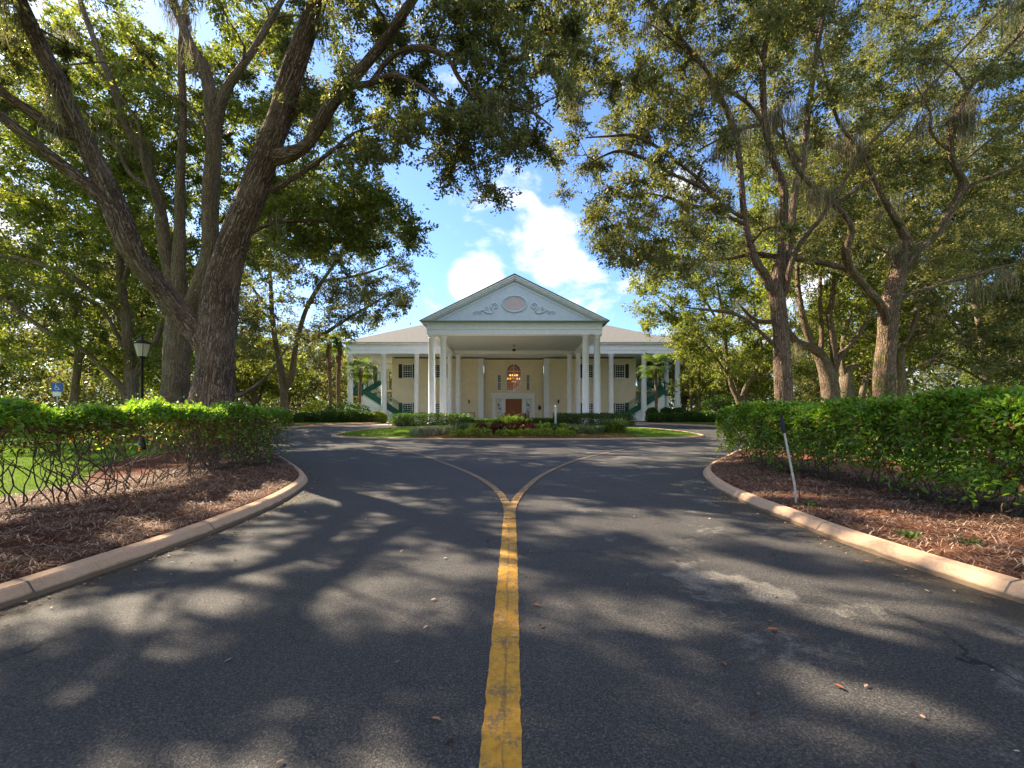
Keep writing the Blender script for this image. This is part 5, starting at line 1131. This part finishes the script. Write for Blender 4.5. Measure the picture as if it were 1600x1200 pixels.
# parking sign
sx, sy = xat(89, 24), 24.0; q = empty('parking_sign', (sx, sy, g0(sy)), 'small blue wheelchair parking sign on a post, above the left hedge', 'sign')
MB().box(-.025, .025, .01, .05, -.1, 2.75).build('post', M['steel'], q)
MB().box(-.30, .30, -.012, .009, 2.36, 2.82).build('panel', M['blue'], q); MB().box(-.22, .22, -.012, .009, 2.12, 2.345).build('lower_panel', M['signwhite'], q)
f = MB(); z0 = 2.4
f.tube([(.10*math.cos(t_)+.01, -.018, z0+.13+.10*math.sin(t_)) for t_ in np.linspace(2.2, 2*PI+.4, 16)], .014, 5)
f.bar((-.03, -.018, z0+.31), (-.02, -.018, z0+.16), .03); f.bar((-.02, -.018, z0+.17), (.09, -.018, z0+.16), .028); f.bar((.09, -.018, z0+.16), (.14, -.018, z0+.04), .028); f.bar((-.03, -.018, z0+.25), (.07, -.018, z0+.24), .022); f.bar((.13, -.018, z0+.045), (.17, -.018, z0+.05), .024)
f.lathe([(.001, z0+.325), (.028, z0+.345), (.028, z0+.365), (.001, z0+.385)], -.03, -.018, 8); f.build('wheelchair_symbol', M['signwhite'], q)
# fallen leaves
def leaf_litter(n):
    y = rng.uniform(1.7, 16, n); x = rng.uniform(-3.2, 3.3, n)*np.where(y > 9, 1.5, 1)
    near = rng.random(n) < .72; Kx_ = np.where(x < 0, -np.interp(y, dKL[:150, 1], dKL[:150, 0]), np.interp(y, dKR[:150, 1], dKR[:150, 0])); x = np.where(near, np.sign(x)*(Kx_-.04-np.abs(rng.normal(size=n))*.16), x)
    P = np.stack([x, y, 0*x+.012], 1); D = rng.normal(size=(n, 3))*A(1, 1, .05)
    return leaves(P, D/np.linalg.norm(D, axis=1)[:, None], .035, .5, True, 3, .05)
v, f = leaf_litter(1100); tag(mesh('leaf_litter', v, f, M['straw']), 'tiny dry leaf scraps strewn over the asphalt', 'leaf litter', kind='stuff')
for px, py, lab, sz in ((1197, 986, 'large russet leaf lying on the right half of the drive', .085), (1350, 878, 'curled orange leaf near the right kerb', .08), (833, 946, 'small pale leaf beside the yellow line', .05), (1320, 1080, 'brown leaf at the lower right of the drive', .05), (983, 915, 'small reddish leaf right of the yellow line', .05)):
    D = F*H/(py-HZ); x = xat(px, D); a_ = rng.uniform(0, 6.28)
    v, f = leaves(np.array([[0, 0, .012]]), np.array([[math.cos(a_), math.sin(a_), .05]]), sz, .5, True, 3, .02)
    n = N('fallen leaf'); o = mesh('fallen_leaf', v, f, n.out(n.bsdf((.32, .10, .045), .7)), loc=(x, D, 0)); tag(o, lab, 'leaf', 'fallen leaves on the drive')

# ================================================================== LIGHT, SKY, CAMERA
EL, AZ = math.radians(37), math.atan2(-.87, .49)
S = Vector((math.sin(AZ)*math.cos(EL), math.cos(AZ)*math.cos(EL), math.sin(EL)))
sl = bpy.data.lights.new('sun', 'SUN'); sl.energy = 5; sl.angle = math.radians(.42); sl.color = (1, .85, .64)
so = bpy.data.objects.new('sun', sl); col.objects.link(so); so.rotation_euler = S.to_track_quat('Z', 'Y').to_euler(); so.location = S*100
w = bpy.data.worlds.new('World'); scene.world = w; w.use_nodes = True; t = w.node_tree; t.nodes.clear()
class WN(N):
    def __init__(s): s.t = t
n = WN(); g = n('ShaderNodeTexCoord').outputs['Generated']
sky = n('ShaderNodeTexSky', sky_type='NISHITA', sun_disc=False, sun_elevation=EL, sun_rotation=AZ % (2*PI), altitude=0, air_density=1.0, dust_density=.6, ozone_density=1.6).outputs[0]
cl = n.noise(n('ShaderNodeMapping', {'Vector': g, 'Scale': (1, 1, 1.7)}).outputs[0], 6.5, 9, .6, .3)
acc = None
for px, py, deg, k in ((860, 376, 5.5, .24), (742, 430, 4.4, .30), (890, 436, 5.0, .24), (808, 292, 4.0, .15), (690, 470, 4, .12), (980, 470, 5, .12), (300, 200, 25, .03), (1400, 250, 28, .03), (100, 450, 14, .2), (1250, 560, 14, .2), ((0, -1, .45), 0, 75, .20), ((.2, -.25, 1), 0, 48, .15)):  # last two entries: unseen clouds behind and overhead, added to brighten the house
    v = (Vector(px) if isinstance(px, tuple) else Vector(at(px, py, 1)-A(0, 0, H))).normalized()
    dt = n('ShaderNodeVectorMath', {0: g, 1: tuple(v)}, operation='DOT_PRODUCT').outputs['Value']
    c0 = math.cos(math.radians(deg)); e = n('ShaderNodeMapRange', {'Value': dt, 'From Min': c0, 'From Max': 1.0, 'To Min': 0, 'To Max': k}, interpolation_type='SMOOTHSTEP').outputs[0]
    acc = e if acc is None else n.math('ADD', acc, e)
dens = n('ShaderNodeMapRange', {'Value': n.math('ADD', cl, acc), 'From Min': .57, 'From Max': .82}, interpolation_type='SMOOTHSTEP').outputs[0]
shade = n('ShaderNodeMapRange', {'Value': n.noise(g, 7, 5), 'From Min': .3, 'From Max': .7, 'To Min': .75, 'To Max': 1.15}).outputs[0]
ccol = n('ShaderNodeVectorMath', {0: (6.6, 6.4, 6.55), 'Scale': shade}, operation='SCALE').outputs[0]
skyb = n.mix(1.0, sky, (.78, .96, 1.22), 'MULTIPLY')
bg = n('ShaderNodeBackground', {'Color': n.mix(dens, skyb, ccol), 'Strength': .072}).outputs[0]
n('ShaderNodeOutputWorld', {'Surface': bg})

cam = bpy.data.cameras.new('camera'); co = bpy.data.objects.new('camera', cam); col.objects.link(co); scene.camera = co
co.location = (0, 0, H); co.rotation_euler = (PI/2, 0, 0); cam.sensor_width = 36; cam.lens = 36*F/1600; cam.shift_y = 48/1600; cam.clip_end = 5000; cam.clip_start = .05
scene.view_settings.view_transform = 'Standard'; scene.view_settings.look = 'None'; scene.view_settings.gamma = 1; scene.view_settings.exposure = EXPOSURE
scene.render.engine = 'CYCLES'
cy = scene.cycles; cy.max_bounces = 7; cy.diffuse_bounces = 4; cy.transmission_bounces = 5; cy.transparent_max_bounces = 6; cy.sample_clamp_indirect = 6; cy.use_adaptive_sampling = False; cy.use_denoising = DENOISE
